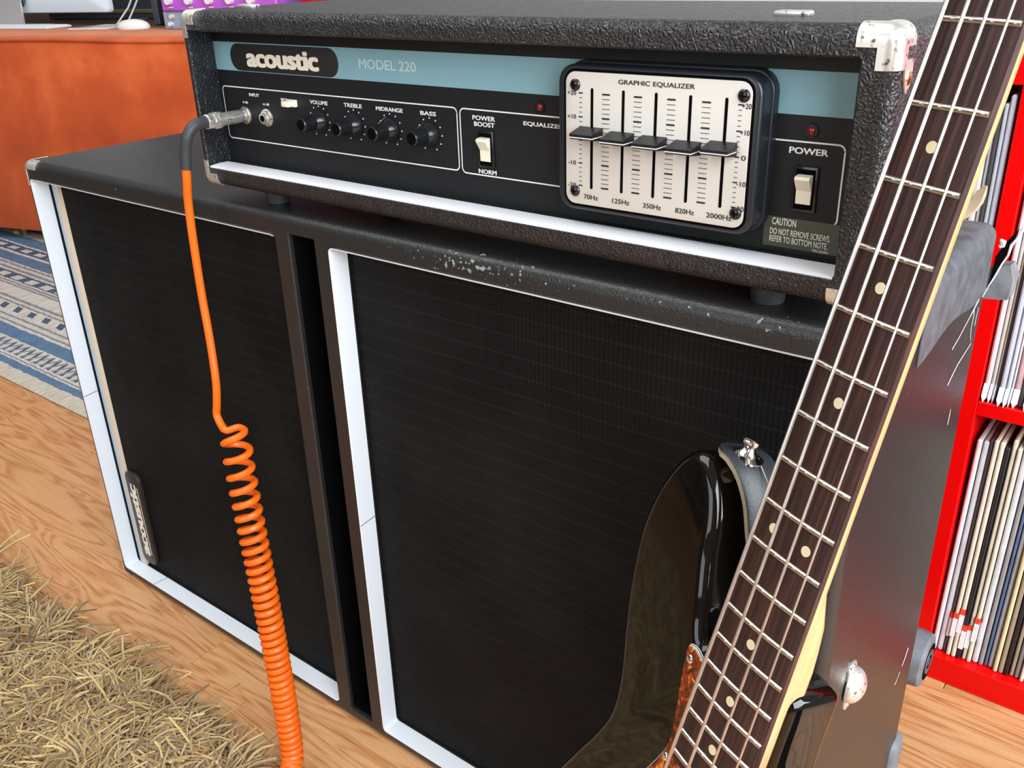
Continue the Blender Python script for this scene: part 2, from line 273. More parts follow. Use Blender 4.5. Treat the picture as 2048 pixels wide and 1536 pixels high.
# ------------------------------------------------------------------ geometry helpers
class G:
    def __init__(s): s.v = []; s.f = []; s.m = []
    def add(s, vs, fs, mi=0):
        b = len(s.v); s.v.extend([tuple(x) for x in vs]); s.f.extend([tuple(b+i for i in f) for f in fs]); s.m.extend([mi]*len(fs)); return s
    def box(s, x0, y0, z0, x1, y1, z1, mi=0):
        return s.add([(x0, y0, z0), (x1, y0, z0), (x1, y1, z0), (x0, y1, z0), (x0, y0, z1), (x1, y0, z1), (x1, y1, z1), (x0, y1, z1)],
                     [(0, 3, 2, 1), (4, 5, 6, 7), (0, 1, 5, 4), (1, 2, 6, 5), (2, 3, 7, 6), (3, 0, 4, 7)], mi)
    def bbox(s, x0, y0, z0, x1, y1, z1, r=0.003, seg=2, mi=0):
        bm = bmesh.new(); bmesh.ops.create_cube(bm, size=1)
        for v in bm.verts: v.co = Vector(((x0+x1)/2+v.co.x*(x1-x0), (y0+y1)/2+v.co.y*(y1-y0), (z0+z1)/2+v.co.z*(z1-z0)))
        bmesh.ops.bevel(bm, geom=bm.edges[:], offset=min(r, .49*min(x1-x0, y1-y0, z1-z0)), segments=seg, profile=0.5, affect='EDGES')
        bm.verts.ensure_lookup_table(); bm.verts.index_update()
        s.add([v.co[:] for v in bm.verts], [[v.index for v in f.verts] for f in bm.faces], mi); bm.free(); return s
    def loft(s, loops, closed=True, cap0=True, cap1=True, mi=0):
        n = len(loops[0]); vs = [p for lp in loops for p in lp]; fs = []
        for k in range(len(loops)-1):
            for i in range(n if closed else n-1):
                j = (i+1) % n; fs.append((k*n+i, k*n+j, (k+1)*n+j, (k+1)*n+i))
        if cap0: fs.append(tuple(reversed(range(n))))
        if cap1: fs.append(tuple((len(loops)-1)*n+i for i in range(n)))
        return s.add(vs, fs, mi)
    def cyl(s, p0, p1, r0, r1=None, n=20, mi=0, prof=None):
        p0 = Vector(p0); p1 = Vector(p1); r1 = r0 if r1 is None else r1
        d = p1-p0; L = d.length; d.normalize(); a = d.orthogonal().normalized(); b = d.cross(a)
        prof = prof or [(0, r0), (1, r1)]
        loops = [[p0+d*(t*L)+a*(r*math.cos(2*PI*i/n))+b*(r*math.sin(2*PI*i/n)) for i in range(n)] for t, r in prof]
        return s.loft(loops, mi=mi)
    def tube(s, pts, r, n=8, mi=0):
        pts = [Vector(p) for p in pts]; rr = r if isinstance(r, (list, tuple)) else [r]*len(pts)
        t = (pts[1]-pts[0]).normalized(); a = t.orthogonal().normalized(); loops = []
        for i, p in enumerate(pts):
            t = (pts[min(i+1, len(pts)-1)]-pts[max(i-1, 0)]).normalized()
            a = (a-t*a.dot(t)).normalized(); b = t.cross(a)
            loops.append([p+a*(rr[i]*math.cos(2*PI*k/n))+b*(rr[i]*math.sin(2*PI*k/n)) for k in range(n)])
        return s.loft(loops, mi=mi)
    def sphere(s, c, r, n=12, m=8, sc=(1, 1, 1), mi=0):
        c = Vector(c); loops = []
        for k in range(1, m):
            th = PI*k/m; loops.append([c+Vector((sc[0]*r*math.sin(th)*math.cos(2*PI*i/n), sc[1]*r*math.sin(th)*math.sin(2*PI*i/n), -sc[2]*r*math.cos(th))) for i in range(n)])
        return s.loft(loops, mi=mi)
    def mesh(s, name, mats, smooth=35, fix=True):
        me = bpy.data.meshes.new(name); me.from_pydata([tuple(v) for v in s.v], [], s.f)
        for mm in (mats if isinstance(mats, (list, tuple)) else [mats]): me.materials.append(MATS[mm])
        me.polygons.foreach_set('material_index', s.m)
        if fix:
            bm = bmesh.new(); bm.from_mesh(me); bmesh.ops.recalc_face_normals(bm, faces=bm.faces[:]); bm.to_mesh(me); bm.free()
        me.update()
        if smooth:
            me.polygons.foreach_set('use_smooth', [True]*len(me.polygons)); me.set_sharp_from_angle(angle=math.radians(smooth))
        return me
def link(name, data, parent=None, mw=None):
    o = bpy.data.objects.new(name, data); COL.objects.link(o)
    if parent is not None: o.parent = parent
    if mw is not None: o.matrix_basis = mw
    return o
def tag(o, label, cat, group=None, kind=None):
    o['label'] = label; o['category'] = cat
    if group: o['group'] = group
    if kind: o['kind'] = kind
    return o
def thing(name, label, cat, mw=None, group=None):
    return tag(link(name, None, None, mw or Matrix()), label, cat, group)
def part(name, g, mats, parent, smooth=35, label=None, loc=None, fix=True):
    o = link(name, g.mesh(name, mats, smooth, fix) if isinstance(g, G) else g, parent)
    if loc: o.location = loc
    if label: o['label'] = label
    return o
def struct(name, g, mats, loc=(0, 0, 0), smooth=35, label=None):
    o = link(name, g.mesh(name, mats, smooth)); o.location = loc; o['kind'] = 'structure'
    if label: o['label'] = label
    return o
def single(name, g, mats, label, cat, loc=(0, 0, 0), rot=None, group=None, smooth=35):
    o = link(name, g.mesh(name, mats, smooth)); o.location = loc
    if rot: o.rotation_euler = rot
    return tag(o, label, cat, group)
def rrect(x0, z0, x1, z1, r, n=5):
    pts = []
    for cx, cz, a0 in ((x1-r, z1-r, 0), (x0+r, z1-r, PI/2), (x0+r, z0+r, PI), (x1-r, z0+r, 1.5*PI)):
        for k in range(n+1):
            a = a0+PI/2*k/n; pts.append((cx+r*math.cos(a), cz+r*math.sin(a)))
    return pts
def prism_y(poly, y0, y1, bev=0.0):
    """extrude an XZ polygon along Y (front at y0), optional front edge rounding for rounded rectangles given as (x0,z0,x1,z1,r)"""
    g = G()
    if bev:
        x0, z0, x1, z1, r = poly; loops = []
        for k in range(5):
            a = PI/2*k/4; o = bev*(1-math.sin(a)); loops.append([(x, y0+bev*(1-math.cos(a)), z) for x, z in rrect(x0+o, z0+o, x1-o, z1-o, max(r-o, .0004))])
        loops.append([(x, y1, z) for x, z in rrect(x0, z0, x1, z1, r)])
        return g.loft(loops)
    if len(poly) == 5 and not isinstance(poly[0], tuple): poly = rrect(*poly)
    return g.loft([[(x, y0, z) for x, z in poly], [(x, y1, z) for x, z in poly]])
def catmull(P, n=8, closed=True):
    out = []; N = len(P)
    for i in range(N if closed else N-1):
        p = [Vector(P[(i+k) % N]) if closed else Vector(P[min(max(i+k, 0), N-1)]) for k in (-1, 0, 1, 2)]
        for j in range(n):
            t = j/n; out.append(0.5*((2*p[1])+(-p[0]+p[2])*t+(2*p[0]-5*p[1]+4*p[2]-p[3])*t*t+(-p[0]+3*p[1]-3*p[2]+p[3])*t**3))
    if not closed: out.append(Vector(P[-1]))
    return out
def shell(W, H, D, r, rc, holes):
    """rounded box, front at y=0, with openings; hole = (x0,z0,x1,z1,rad, depth, (bx0,bz0,bx1,bz1))"""
    bm = bmesh.new()
    def ring(pts, y): return [bm.verts.new((x, y, z)) for x, z in pts]
    def bridge(a, b):
        for i in range(len(a)): bm.faces.new((a[i], a[(i+1) % len(a)], b[(i+1) % len(a)], b[i]))
    rr = lambda o: rrect(o, o, W-o, H-o, max(rc-o, .0015), 6)
    loops = []
    for k in range(7):
        a = PI/2*k/6; loops.append(ring(rr(r*(1-math.sin(a))), r*(1-math.cos(a))))
    for k in range(6, -1, -1):
        a = PI/2*k/6; loops.append(ring(rr(r*(1-math.sin(a))), D-r*(1-math.cos(a))))
    for a, b in zip(loops, loops[1:]): bridge(a, b)
    bm.faces.new(loops[-1])
    ed = [bm.edges.get((loops[0][i], loops[0][(i+1) % len(loops[0])])) for i in range(len(loops[0]))]
    for (x0, z0, x1, z1, hr, dep, bk) in holes:
        e = .0012
        h0 = ring(rrect(x0-e, z0-e, x1+e, z1+e, hr+e), 0); h1 = ring(rrect(x0, z0, x1, z1, hr), e)
        h2 = ring(rrect(*(bk or (x0, z0, x1, z1)), hr), dep)
        bridge(h0, h1); bridge(h1, h2); bm.faces.new(h2)
        ed += [bm.edges.get((h0[i], h0[(i+1) % len(h0)])) for i in range(len(h0))]
    bmesh.ops.triangle_fill(bm, use_beauty=True, edges=ed)
    bmesh.ops.recalc_face_normals(bm, faces=bm.faces[:])
    return bm
def bm_mesh(bm, name, mats, smooth=32):
    me = bpy.data.meshes.new(name); bm.to_mesh(me); bm.free()
    for mm in (mats if isinstance(mats, (list, tuple)) else [mats]): me.materials.append(MATS[mm])
    me.polygons.foreach_set('use_smooth', [True]*len(me.polygons)); me.set_sharp_from_angle(angle=math.radians(smooth)); return me
def corner_piece(W, H, D, r, sx, sz, sy, arm, wid, t=0.0009, n=16, cut=True):
    """sheet-metal corner following a rounded box; sx,sz,sy in {0,1}: which corner"""
    g = G(); R = r+t
    def onbox(p):
        q = [min(max(p[0], r), W-r), min(max(p[1], r), D-r), min(max(p[2], r), H-r)]
        d = Vector(p)-Vector(q)
        return Vector(q)+d.normalized()*R if d.length > 1e-9 else Vector(p)
    cx, cy, cz = sx*W, sy*D, sz*H; dx, dy, dz = (-1 if sx else 1), (-1 if sy else 1), (-1 if sz else 1)
    h = arm/n
    for face in range(3):
        grid = {}
        for i in range(n+1):
            for j in range(n+1):
                u, v = i*h, j*h
                if cut == 'strip': u, v = ((.5*u, wid*j/n), (u, wid*j/n+.004*math.sin(u*40)*(j/n)), (.2*u, v))[face]
                p = [(cx+dx*u, cy, cz+dz*v), (cx, cy+dy*u, cz+dz*v), (cx+dx*u, cy+dy*v, cz)][face]
                grid[i, j] = onbox(p)
        for i in range(n):
            for j in range(n):
                u, v = (i+.5)*h, (j+.5)*h
                if cut is True and u > wid and v > wid: continue
                if cut is False and (u*u+v*v > arm*arm): continue
                g.add([grid[i, j], grid[i+1, j], grid[i+1, j+1], grid[i, j+1]], [(0, 1, 2, 3)])
    return g
def weld(g, name, mats, thick=0.0):
    bm = bmesh.new(); vs = [bm.verts.new(v) for v in g.v]
    for f in g.f:
        try: bm.faces.new([vs[i] for i in f])
        except ValueError: pass
    bmesh.ops.remove_doubles(bm, verts=bm.verts[:], dist=2e-5)
    bmesh.ops.recalc_face_normals(bm, faces=bm.faces[:])
    if thick: bmesh.ops.solidify(bm, geom=bm.faces[:], thickness=thick)
    return bm_mesh(bm, name, mats, 50)
TXT = {}
def text_mesh(body, size, bold=0.0, spacing=1.0, stretch=1.0):
    """flat lettering in the XY plane, centred"""
    cu = bpy.data.curves.new('lettering', 'FONT'); cu.body = body; cu.size = size; cu.align_x = 'CENTER'; cu.align_y = 'CENTER'
    cu.offset = bold*size; cu.space_character = spacing; cu.resolution_u = 3; cu.fill_mode = 'FRONT'
    o = bpy.data.objects.new('lettering', cu); COL.objects.link(o); bpy.context.view_layer.update()
    dg = bpy.context.evaluated_depsgraph_get(); me = bpy.data.meshes.new_from_object(o.evaluated_get(dg))
    bpy.data.objects.remove(o, do_unlink=True); bpy.data.curves.remove(cu)
    v = [(q.co.x*stretch, q.co.y) for q in me.vertices]; f = [tuple(p.vertices) for p in me.polygons]; bpy.data.meshes.remove(me)
    xs = [a for a, b in v]; ys = [b for a, b in v]
    mx, my = (min(xs)+max(xs))/2, (min(ys)+max(ys))/2
    return [(a-mx, b-my) for a, b in v], f, max(xs)-min(xs), max(ys)-min(ys)
def lettering(parent, body, x, z, y, height=None, width=None, mat='print_white', bold=0.0, spacing=1.0, rot=0.0, name='lettering'):
    """print on an XZ surface facing -Y, fitted to the given width and height"""
    v, f, w0, h0 = text_mesh(body, 0.01, 0, spacing)
    sz = (height/h0) if height else width/w0
    sx = (width/w0) if width else sz
    c, s = math.cos(rot), math.sin(rot); g = G()
    e = bold*.01
    sh_ = [(0, 0)]+([(-e, 0), (e, 0), (0, e*.6), (0, -e*.6), (-e*.8, e*.5), (e*.8, -e*.5), (-e*.8, -e*.5), (e*.8, e*.5)] if bold else [])
    for kk, (da, db) in enumerate(sh_):
        g.add([(x+c*(a+da)*sx-s*(b+db)*sz, y-kk*1.6e-5, z+s*(a+da)*sx+c*(b+db)*sz) for a, b in v], f)
    return part(name, g, mat, parent, smooth=0, fix=False)
def strip(pts, hw, y):
    """printed line of half width hw along XZ points"""
    g = G(); n = len(pts); L = []; R = []
    for i, p in enumerate(pts):
        a = pts[max(i-1, 0)]; b = pts[min(i+1, n-1)]; d = Vector((b[0]-a[0], b[1]-a[1])).normalized(); nx, nz = -d.y, d.x
        L.append((p[0]+nx*hw, y, p[1]+nz*hw)); R.append((p[0]-nx*hw, y, p[1]-nz*hw))
    g.add(L+R, [(i, i+1, n+i+1, n+i) for i in range(n-1)]); return g

# ------------------------------------------------------------------ room
g = G().box(-4.2, -2.6, -0.05, 2.6, 3.0, -0.009)
floor = struct('floor', g, 'desk_wood')
PW, PL = 0.19, 1.22
plank_meshes = {}
def plank(x0, x1, y0, y1):
    key = (round(x1-x0, 4), round(y1-y0, 4))
    if key not in plank_meshes:
        plank_meshes[key] = G().bbox(0, 0, -0.009, key[0]-.0007, key[1]-.0007, 0, .0009, 1).mesh('plank', 'oak_floor')
    o = link('plank', plank_meshes[key], floor); o.location = (x0, y0, 0)
offs = {0: 0.1686, 3: 0.9680}
for r in range(-10, 13):
    y0 = -0.0995+PW*(r); ox = offs.get(r, (r*0.437) % PL)
    k = math.floor((-3.6-ox)/PL); x = ox+k*PL
    while x < 2.3:
        x0, x1 = max(x, -3.6), min(x+PL, 2.3)
        if x1-x0 > .05: plank(x0, x1, y0, y0+PW)
        x += PL
struct('wall_back', G().box(-4.2, 2.75, 0, 2.6, 2.85, 2.6), 'wall_paint')
struct('wall_left', G().box(-4.3, -2.6, 0, -4.2, 2.85, 2.6), 'wall_brown')
struct('wall_front', G().box(-4.2, -2.7, 0, 2.6, -2.6, 2.6), 'wall_brown')

# ------------------------------------------------------------------ red shelf with records
SX, SY = 0.9236, 0.4785          # divider left edge, front plane
TH, OT = 0.0165, 0.0352
sh = thing('record_shelf', 'glossy red cube shelf packed with record sleeves behind the speaker cabinet', 'shelf', Matrix.Translation((SX, SY, 0)))
cell = 0.329; D = 0.38
part('base_panel', G().bbox(-.36, 0, 0, .80, D, OT, .0012, 1), 'red_lacquer', sh)
part('top_panel', G().bbox(-.36, 0, .7085, .80, D, .745, .0012, 1), 'red_lacquer', sh)
part('divider', G().bbox(0, 0, OT, TH, D, .7085, .0008, 1), 'red_lacquer', sh)
part('divider', G().bbox(.345, 0, OT, .345+TH, D, .7085, .0008, 1), 'red_lacquer', sh)
for x0, x1 in ((-.3245, 0), (TH, .345), (.345+TH, .7648)):
    part('shelf_board', G().bbox(x0, .001, .3645, x1, D, .381, .0008, 1), 'red_lacquer', sh)
part('side_panel', G().bbox(-.36, 0, OT, -.3245, D, .7085, .0012, 1), 'red_lacquer', sh)
part('side_panel', G().bbox(.7648, 0, OT, .80, D, .7085, .0012, 1), 'red_lacquer', sh)
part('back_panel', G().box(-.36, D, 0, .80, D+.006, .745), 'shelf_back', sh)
ORD = ['first', 'second', 'third', 'fourth', 'fifth', 'sixth', 'seventh', 'eighth', 'ninth', 'tenth', 'eleventh', 'twelfth', 'thirteenth', 'fourteenth', 'fifteenth', 'sixteenth', 'seventeenth', 'eighteenth', 'nineteenth', 'twentieth', 'twenty-first', 'twenty-second', 'twenty-third', 'twenty-fourth']
CN = {'w': ('white', (214, 214, 218)), 'c': ('cream', (222, 214, 192)), 'd': ('black', (26, 26, 32)), 'g': ('grey', (150, 148, 146)), 'p': ('pink', (206, 168, 172)), 'b': ('blue', (96, 116, 158)), 's': ('silver', (186, 190, 198)), 'y': ('pale yellow', (216, 204, 160)), 't': ('tan', (166, 148, 128)), 'k': ('dark grey', (72, 72, 76)), 'o': ('off-white', (204, 198, 192)), 'l': ('pale blue', (198, 204, 220))}
for k, (nm, c) in CN.items(): plain('sleeve_'+k, rgb(*[min(244, v_*0.96) for v_ in c]), 0.45, var=0.10, vscale=50)
def record(x, th, z0, colour, label, group, lean=0.0, h=.312, dy=.012, sticker=None, frill=False, spine=None):
    mw = Matrix.Translation((x, SY+dy, z0)) @ Matrix.Rotation(lean, 4, 'Y')
    t = thing('record_sleeve', label, 'record', mw, group)
    part('sleeve', G().bbox(0, 0, 0, th, .31, h, th*.3, 1), 'sleeve_'+colour, t)
    if sticker is not None:
        part('price_sticker', G().box(-.0003, -.0006, sticker, th+.0003, .02, sticker+.027).box(-.0003, -.0007, sticker+.027, th+.0003, .02, sticker+.035, 1), ['paper_white', 'sticker_red'], t, smooth=0)
    if frill:   # the plastic outer sleeve folds to a point at the bottom corner
        part('plastic_fold', G().add([(0, -.004, .006), (th, -.004, .006), (th*.5, -.006, -.0005), (th*.5, .010, -.0005), (0, .0, .02), (th, .0, .02)], [(0, 1, 2), (0, 2, 3, 4), (1, 5, 3, 2), (0, 4, 5, 1)]), 'clear_sleeve', t, smooth=0)
    if spine is not None:
        g = G()
        for k in range(9): g.box(th*.28, -.0004, .10+.0085*k, th*.72, .001, .1062+.0085*k+.0012*(k % 2))
        part('spine_print', g, 'print_white', t, smooth=0)
x = SX+TH+.002
low = 'wwkccdccwgbsytdtgcwkcogtcd'; TL = [5.2, 5.6, 3.0, 4.6, 4.8, 4.6, 4.4, 4.6, 6.2, 4.6, 3.2, 5.0, 4.6, 5.0, 4.4, 4.2, 5.0, 4.0, 5.0, 4.0, 4.6, 5.0, 4.4, 4.6, 5, 5]
STK = {2: .026, 3: .030, 4: .038, 5: .016, 6: .018, 7: .032}
for i, (ck, th) in enumerate(zip(low, TL)):
    if x > 1.075: break
    st = STK.get(i)
    record(x, th/1000, OT+.0003, ck, '%s record sleeve%s, %s from the divider in the lower cube' % (CN[ck][0], ' with red sticker' if st else '', ORD[i]), 'records in the lower cube', lean=.012, dy=.012+random.uniform(-.003, .004)+.00015*i, sticker=st, h=.300+random.uniform(-.006, .008))
    x += th/1000+.0012
x = SX+TH+.0015
upc = 'wocdllopksgwcgtbkwcdg'; TU = [5.5, 3.4, 2.2, 1.6, 5.6, 3.8, 2.0, 6.2, 4.6, 3.6, 4.6, 5, 4, 4, 4, 5, 4, 4.5, 4, 4, 4]
for i, (ck, th) in enumerate(zip(upc, TU)):
    if x > 1.03 or i > 23: break
    record(x, th/1000, .3815, ck, '%s record sleeve, %s to the right of the divider in the upper shelf cube' % (CN[ck][0], ORD[i]), 'records in the upper right cube', lean=.006, dy=.006+random.uniform(-.002, .003), frill=(ck not in 'dk'), h=.309+random.uniform(-.004, .004), spine=True if i == 7 else None)
    x += th/1000+.0007
x = SX-.0015; i = 0
for ck, th in zip('lsksogwtcgwk', [5.0, 3.6, 3.4, 3.2, 6.0, 4.4, 5, 4.6, 4, 4, 5, 4]):
    x -= th/1000+.0009
    record(x, th/1000, .3815, ck, '%s record sleeve, %s to the left of the divider in the upper shelf cube' % (CN[ck][0], ORD[i]), 'records in the upper left cube', lean=-.004, dy=.006+random.uniform(-.002, .003), h=.309 if i else .3175, frill=False)
    i += 1

# ------------------------------------------------------------------ striped rug, orange sofa, desk things
rug = single('striped_rug', G().bbox(-3.3, 0, 0, -.17, 2.2, .005, .002, 1), 'blue_striped_weave', 'flat woven rug with blue, grey and white stripes beside the orange sofa', 'rug', (0, .2443, .0005))
U = Vector((.957, .2895, 0)); V = Vector((-.2895, .957, 0))
SM = Matrix(((U.x, V.x, 0, -1.955), (U.y, V.y, 0, .8646), (0, 0, 1, 0), (0, 0, 0, 1)))
sofa = thing('sofa', 'rust orange velvet sofa seen from behind, left of the amplifier', 'sofa', SM)
prof = [(.0, .046), (-.004, .06), (-.006, .3), (-.004, .62), (.004, .640), (.02, .6485), (.05, .650), (.355, .650), (.37, .640), (.375, .6), (.375, .046)]
g = G(); g.loft([[(a, y+0.05*max(0, abs(a-.0)-.9)**2, z) for y, z in prof] for a in np.linspace(-1.25, 1.45, 28)])
part('back', g, 'orange_velvet', sofa)
part('piping', G().tube([(a, -.001+0.05*max(0, abs(a)-.9)**2, .6405+.0025*math.sin(a*9)) for a in np.linspace(-1.25, 1.45, 40)], .0045, 8), 'orange_velvet', sofa)
for a in (-1.1, -.17, .6, 1.3):
    ft = part('foot', G().cyl((a, .05, .008), (a, .05, .05), .014, .022, 14), 'brass', sofa)
    part('caster_wheel', G().cyl((a-.012, .042, .0235), (a+.012, .042, .0235), .018, None, 16), 'brass', ft)
desk = thing('desk', 'dark wooden desk behind the orange sofa', 'desk', SM)
part('desk_top', G().bbox(-1.3, .41, .62, 1.5, 1.25, .6495, .004, 1), 'desk_wood', desk)
for a in (-1.25, 1.42):
    for d in (.45, 1.18): part('leg', G().box(a-.025, d-.025, .006, a+.025, d+.025, .62), 'desk_wood', desk)
DT = .6503
def on_desk(a, d, rz=0): return SM @ Matrix.Translation((a, d, DT)) @ Matrix.Rotation(rz, 4, 'Z')
# all-in-one computer seen from behind
im = thing('desktop_computer', 'silver desktop computer seen from the back on the desk', 'computer', on_desk(-.30, .47))
g = G(); X0, X1 = -.61, .31
loops = []
for y, ins in ((.012, 0), (.003, 0), (-.006, .004), (-.012, .03), (-.03, .14)):
    loops.append([(xx, y, zz) for xx, zz in rrect(X0+ins, .040+ins*.6, X1-ins, .56-ins*.6, .014)])
part('housing', g.loft(loops), 'silver_white', im)
part('stand', G().loft([[(-.25, -.02, .30), (-.055, -.02, .30), (-.055, -.012, .30), (-.25, -.012, .30)], [(-.25, -.05, .004), (-.05, -.05, .004), (-.05, -.042, .004), (-.25, -.042, .004)], [(-.25, -.05, 0), (-.05, -.05, 0), (-.05, .10, 0), (-.25, .10, 0)]], cap0=True, cap1=True), 'aluminium', im)
ap = [(.0, .0), (.012, -.004), (.022, -.003), (.03, .004), (.036, .016), (.040, .03), (.036, .036), (.033, .046), (.036, .056), (.042, .062), (.034, .069), (.022, .070), (.010, .066), (.0, .070), (-.014, .072), (-.028, .064), (-.034, .046), (-.030, .024), (-.022, .006), (-.012, -.003)]
app = [(q.x-.075, -.0315, q.y+.066) for q in [Vector((a, b, 0)) for a, b in ap]]
g = G().loft([app, [(a, -.0295, c) for a, b, c in app]])
lf = [(-.075+.002, .144), (-.075+.004, .156), (-.075+.018, .164), (-.075+.017, .152), (-.075+.008, .144)]
g.loft([[(a, -.0315, b) for a, b in lf], [(a, -.0295, b) for a, b in lf]])
part('logo', g, 'apple_dark', im)
kb = thing('keyboard', 'white computer keyboard lying on the desk behind the sofa', 'keyboard', on_desk(-.40, .28))
part('base', G().bbox(-.16, 0, 0, .30, .11, .007, .002, 1), 'silver_white', kb)
g = G()
for r in range(5):
    for k in range(22): g.bbox(-.155+k*.0205, .006+r*.02, .007, -.155+k*.0205+.0175, .006+r*.02+.017, .0095, .001, 1)
ko = part('keys', g, 'paper_white', kb)
pm = thing('printed_leaflet', 'white printed leaflet with grey pictures beside the keyboard', 'leaflet', on_desk(.0, .27, .1))
part('sheet', G().box(0, 0, 0, .15, .19, .003), 'paper_white', pm)
part('picture', G().box(.01, .01, .003, .06, .12, .0033), 'paper_grey', pm)
part('picture', G().box(.075, .05, .003, .105, .15, .0033), 'paper_grey', pm)
ms = thing('computer_mouse', 'white computer mouse on the desk beside the leaflet', 'mouse', on_desk(.255, .29, .3))
g = G()
for k in range(9):
    t = k/8; z = .03*math.sin(PI/2*(1-t**2.2)) if k < 8 else 0
    rr_ = math.sqrt(max(0, 1-(z/.031)**2))
g = G().loft([[(math.cos(2*PI*i/24)*.054*f_, math.sin(2*PI*i/24)*.031*f_, z) for i in range(24)] for z, f_ in ((0, .96), (.004, 1), (.012, .97), (.02, .84), (.026, .6), (.029, .3), (.0298, .05))])
part('shell', g, 'paper_white', ms)
part('button_gap', G().box(-.001, -.0006, .0296, .05, .0006, .0301), 'paper_grey', ms)
sp = thing('studio_monitor', 'black studio monitor speaker standing on the desk', 'speaker', on_desk(.290, .46, .03))
part('body', G().bbox(-.09, 0, 0, .092, .24, .32, .008, 2), 'dark_plastic', sp)
part('side_rail', G().bbox(-.094, -.004, .001, -.07, .02, .318, .003, 1), 'grey_plastic', sp)
part('woofer', G().cyl((0, -.004, .11), (0, .004, .11), .06, .06, 24, prof=[(0, .06), (.5, .062), (1, .05)]), 'rubber_black', sp)
bx = thing('equipment_case', 'dark grey equipment case on the desk behind the computer', 'case', on_desk(-.25, .78))
part('body', G().bbox(-.35, 0, 0, .42, .3, .24, .006, 2), 'grey_plastic', bx)
part('edge_strip', G().bbox(-.35, -.006, .02, .42, 0, .034, .002, 1), 'brass', bx)
mxr = thing('mixer', 'grey blue mixer with small knobs under the purple effects unit', 'mixer', on_desk(.395, .27))
part('body', G().bbox(0, 0, 0, .48, .24, .052, .003, 1), 'mixer_blue', mxr)
for k in range(9):
    for r in range(2):
        part('knob', G().cyl((.03+k*.05+.008*r, -.012, .016+r*.022), (.03+k*.05+.008*r, 0, .016+r*.022), .0065, .007, 10), ('knob_white', 'dot_cream', 'paper_white')[(k+r) % 3], mxr)
pu = thing('effects_unit', 'purple metal effects unit with white knobs on top of the mixer', 'effects unit', on_desk(.402, .262) @ Matrix.Translation((0, 0, .0525)))
part('body', G().bbox(0, 0, 0, .42, .22, .075, .004, 1), 'purple_metal', pu)
for k in range(5):
    part('knob', G().cyl((.035+k*.075, -.014, .030), (.035+k*.075, 0, .030), .011, .012, 14), 'knob_white', pu)
    part('knob_mark', G().bbox(.028+k*.075, -.003, .009, .045+k*.075, 0, .013, .001, 1), 'knob_white', pu)
rb = thing('red_box', 'crimson and pink plastic box beside the purple effects unit', 'box', on_desk(.90, .27))
part('body', G().bbox(0, 0, 0, .10, .18, .12, .003, 1), 'crimson', rb)
part('corner', G().bbox(.10, -.004, 0, .16, .18, .12, .003, 1), 'pink_plastic', rb)
for k, (a0, a1, lb) in enumerate(((.145, .175, 'thin grey cable hanging behind the computer, nearer the screen'), (.185, .20, 'thin grey cable hanging behind the computer, nearer the mouse'))):
    single('cable', G().tube([SM @ Vector((a1+.02, .40, DT+.12)), SM @ Vector((a1, .37, DT+.06)), SM @ Vector((a0, .34, DT+.012)), SM @ Vector((a0-.03, .35, DT+.004))], .003, 8), 'white_cable', lb, 'cable')
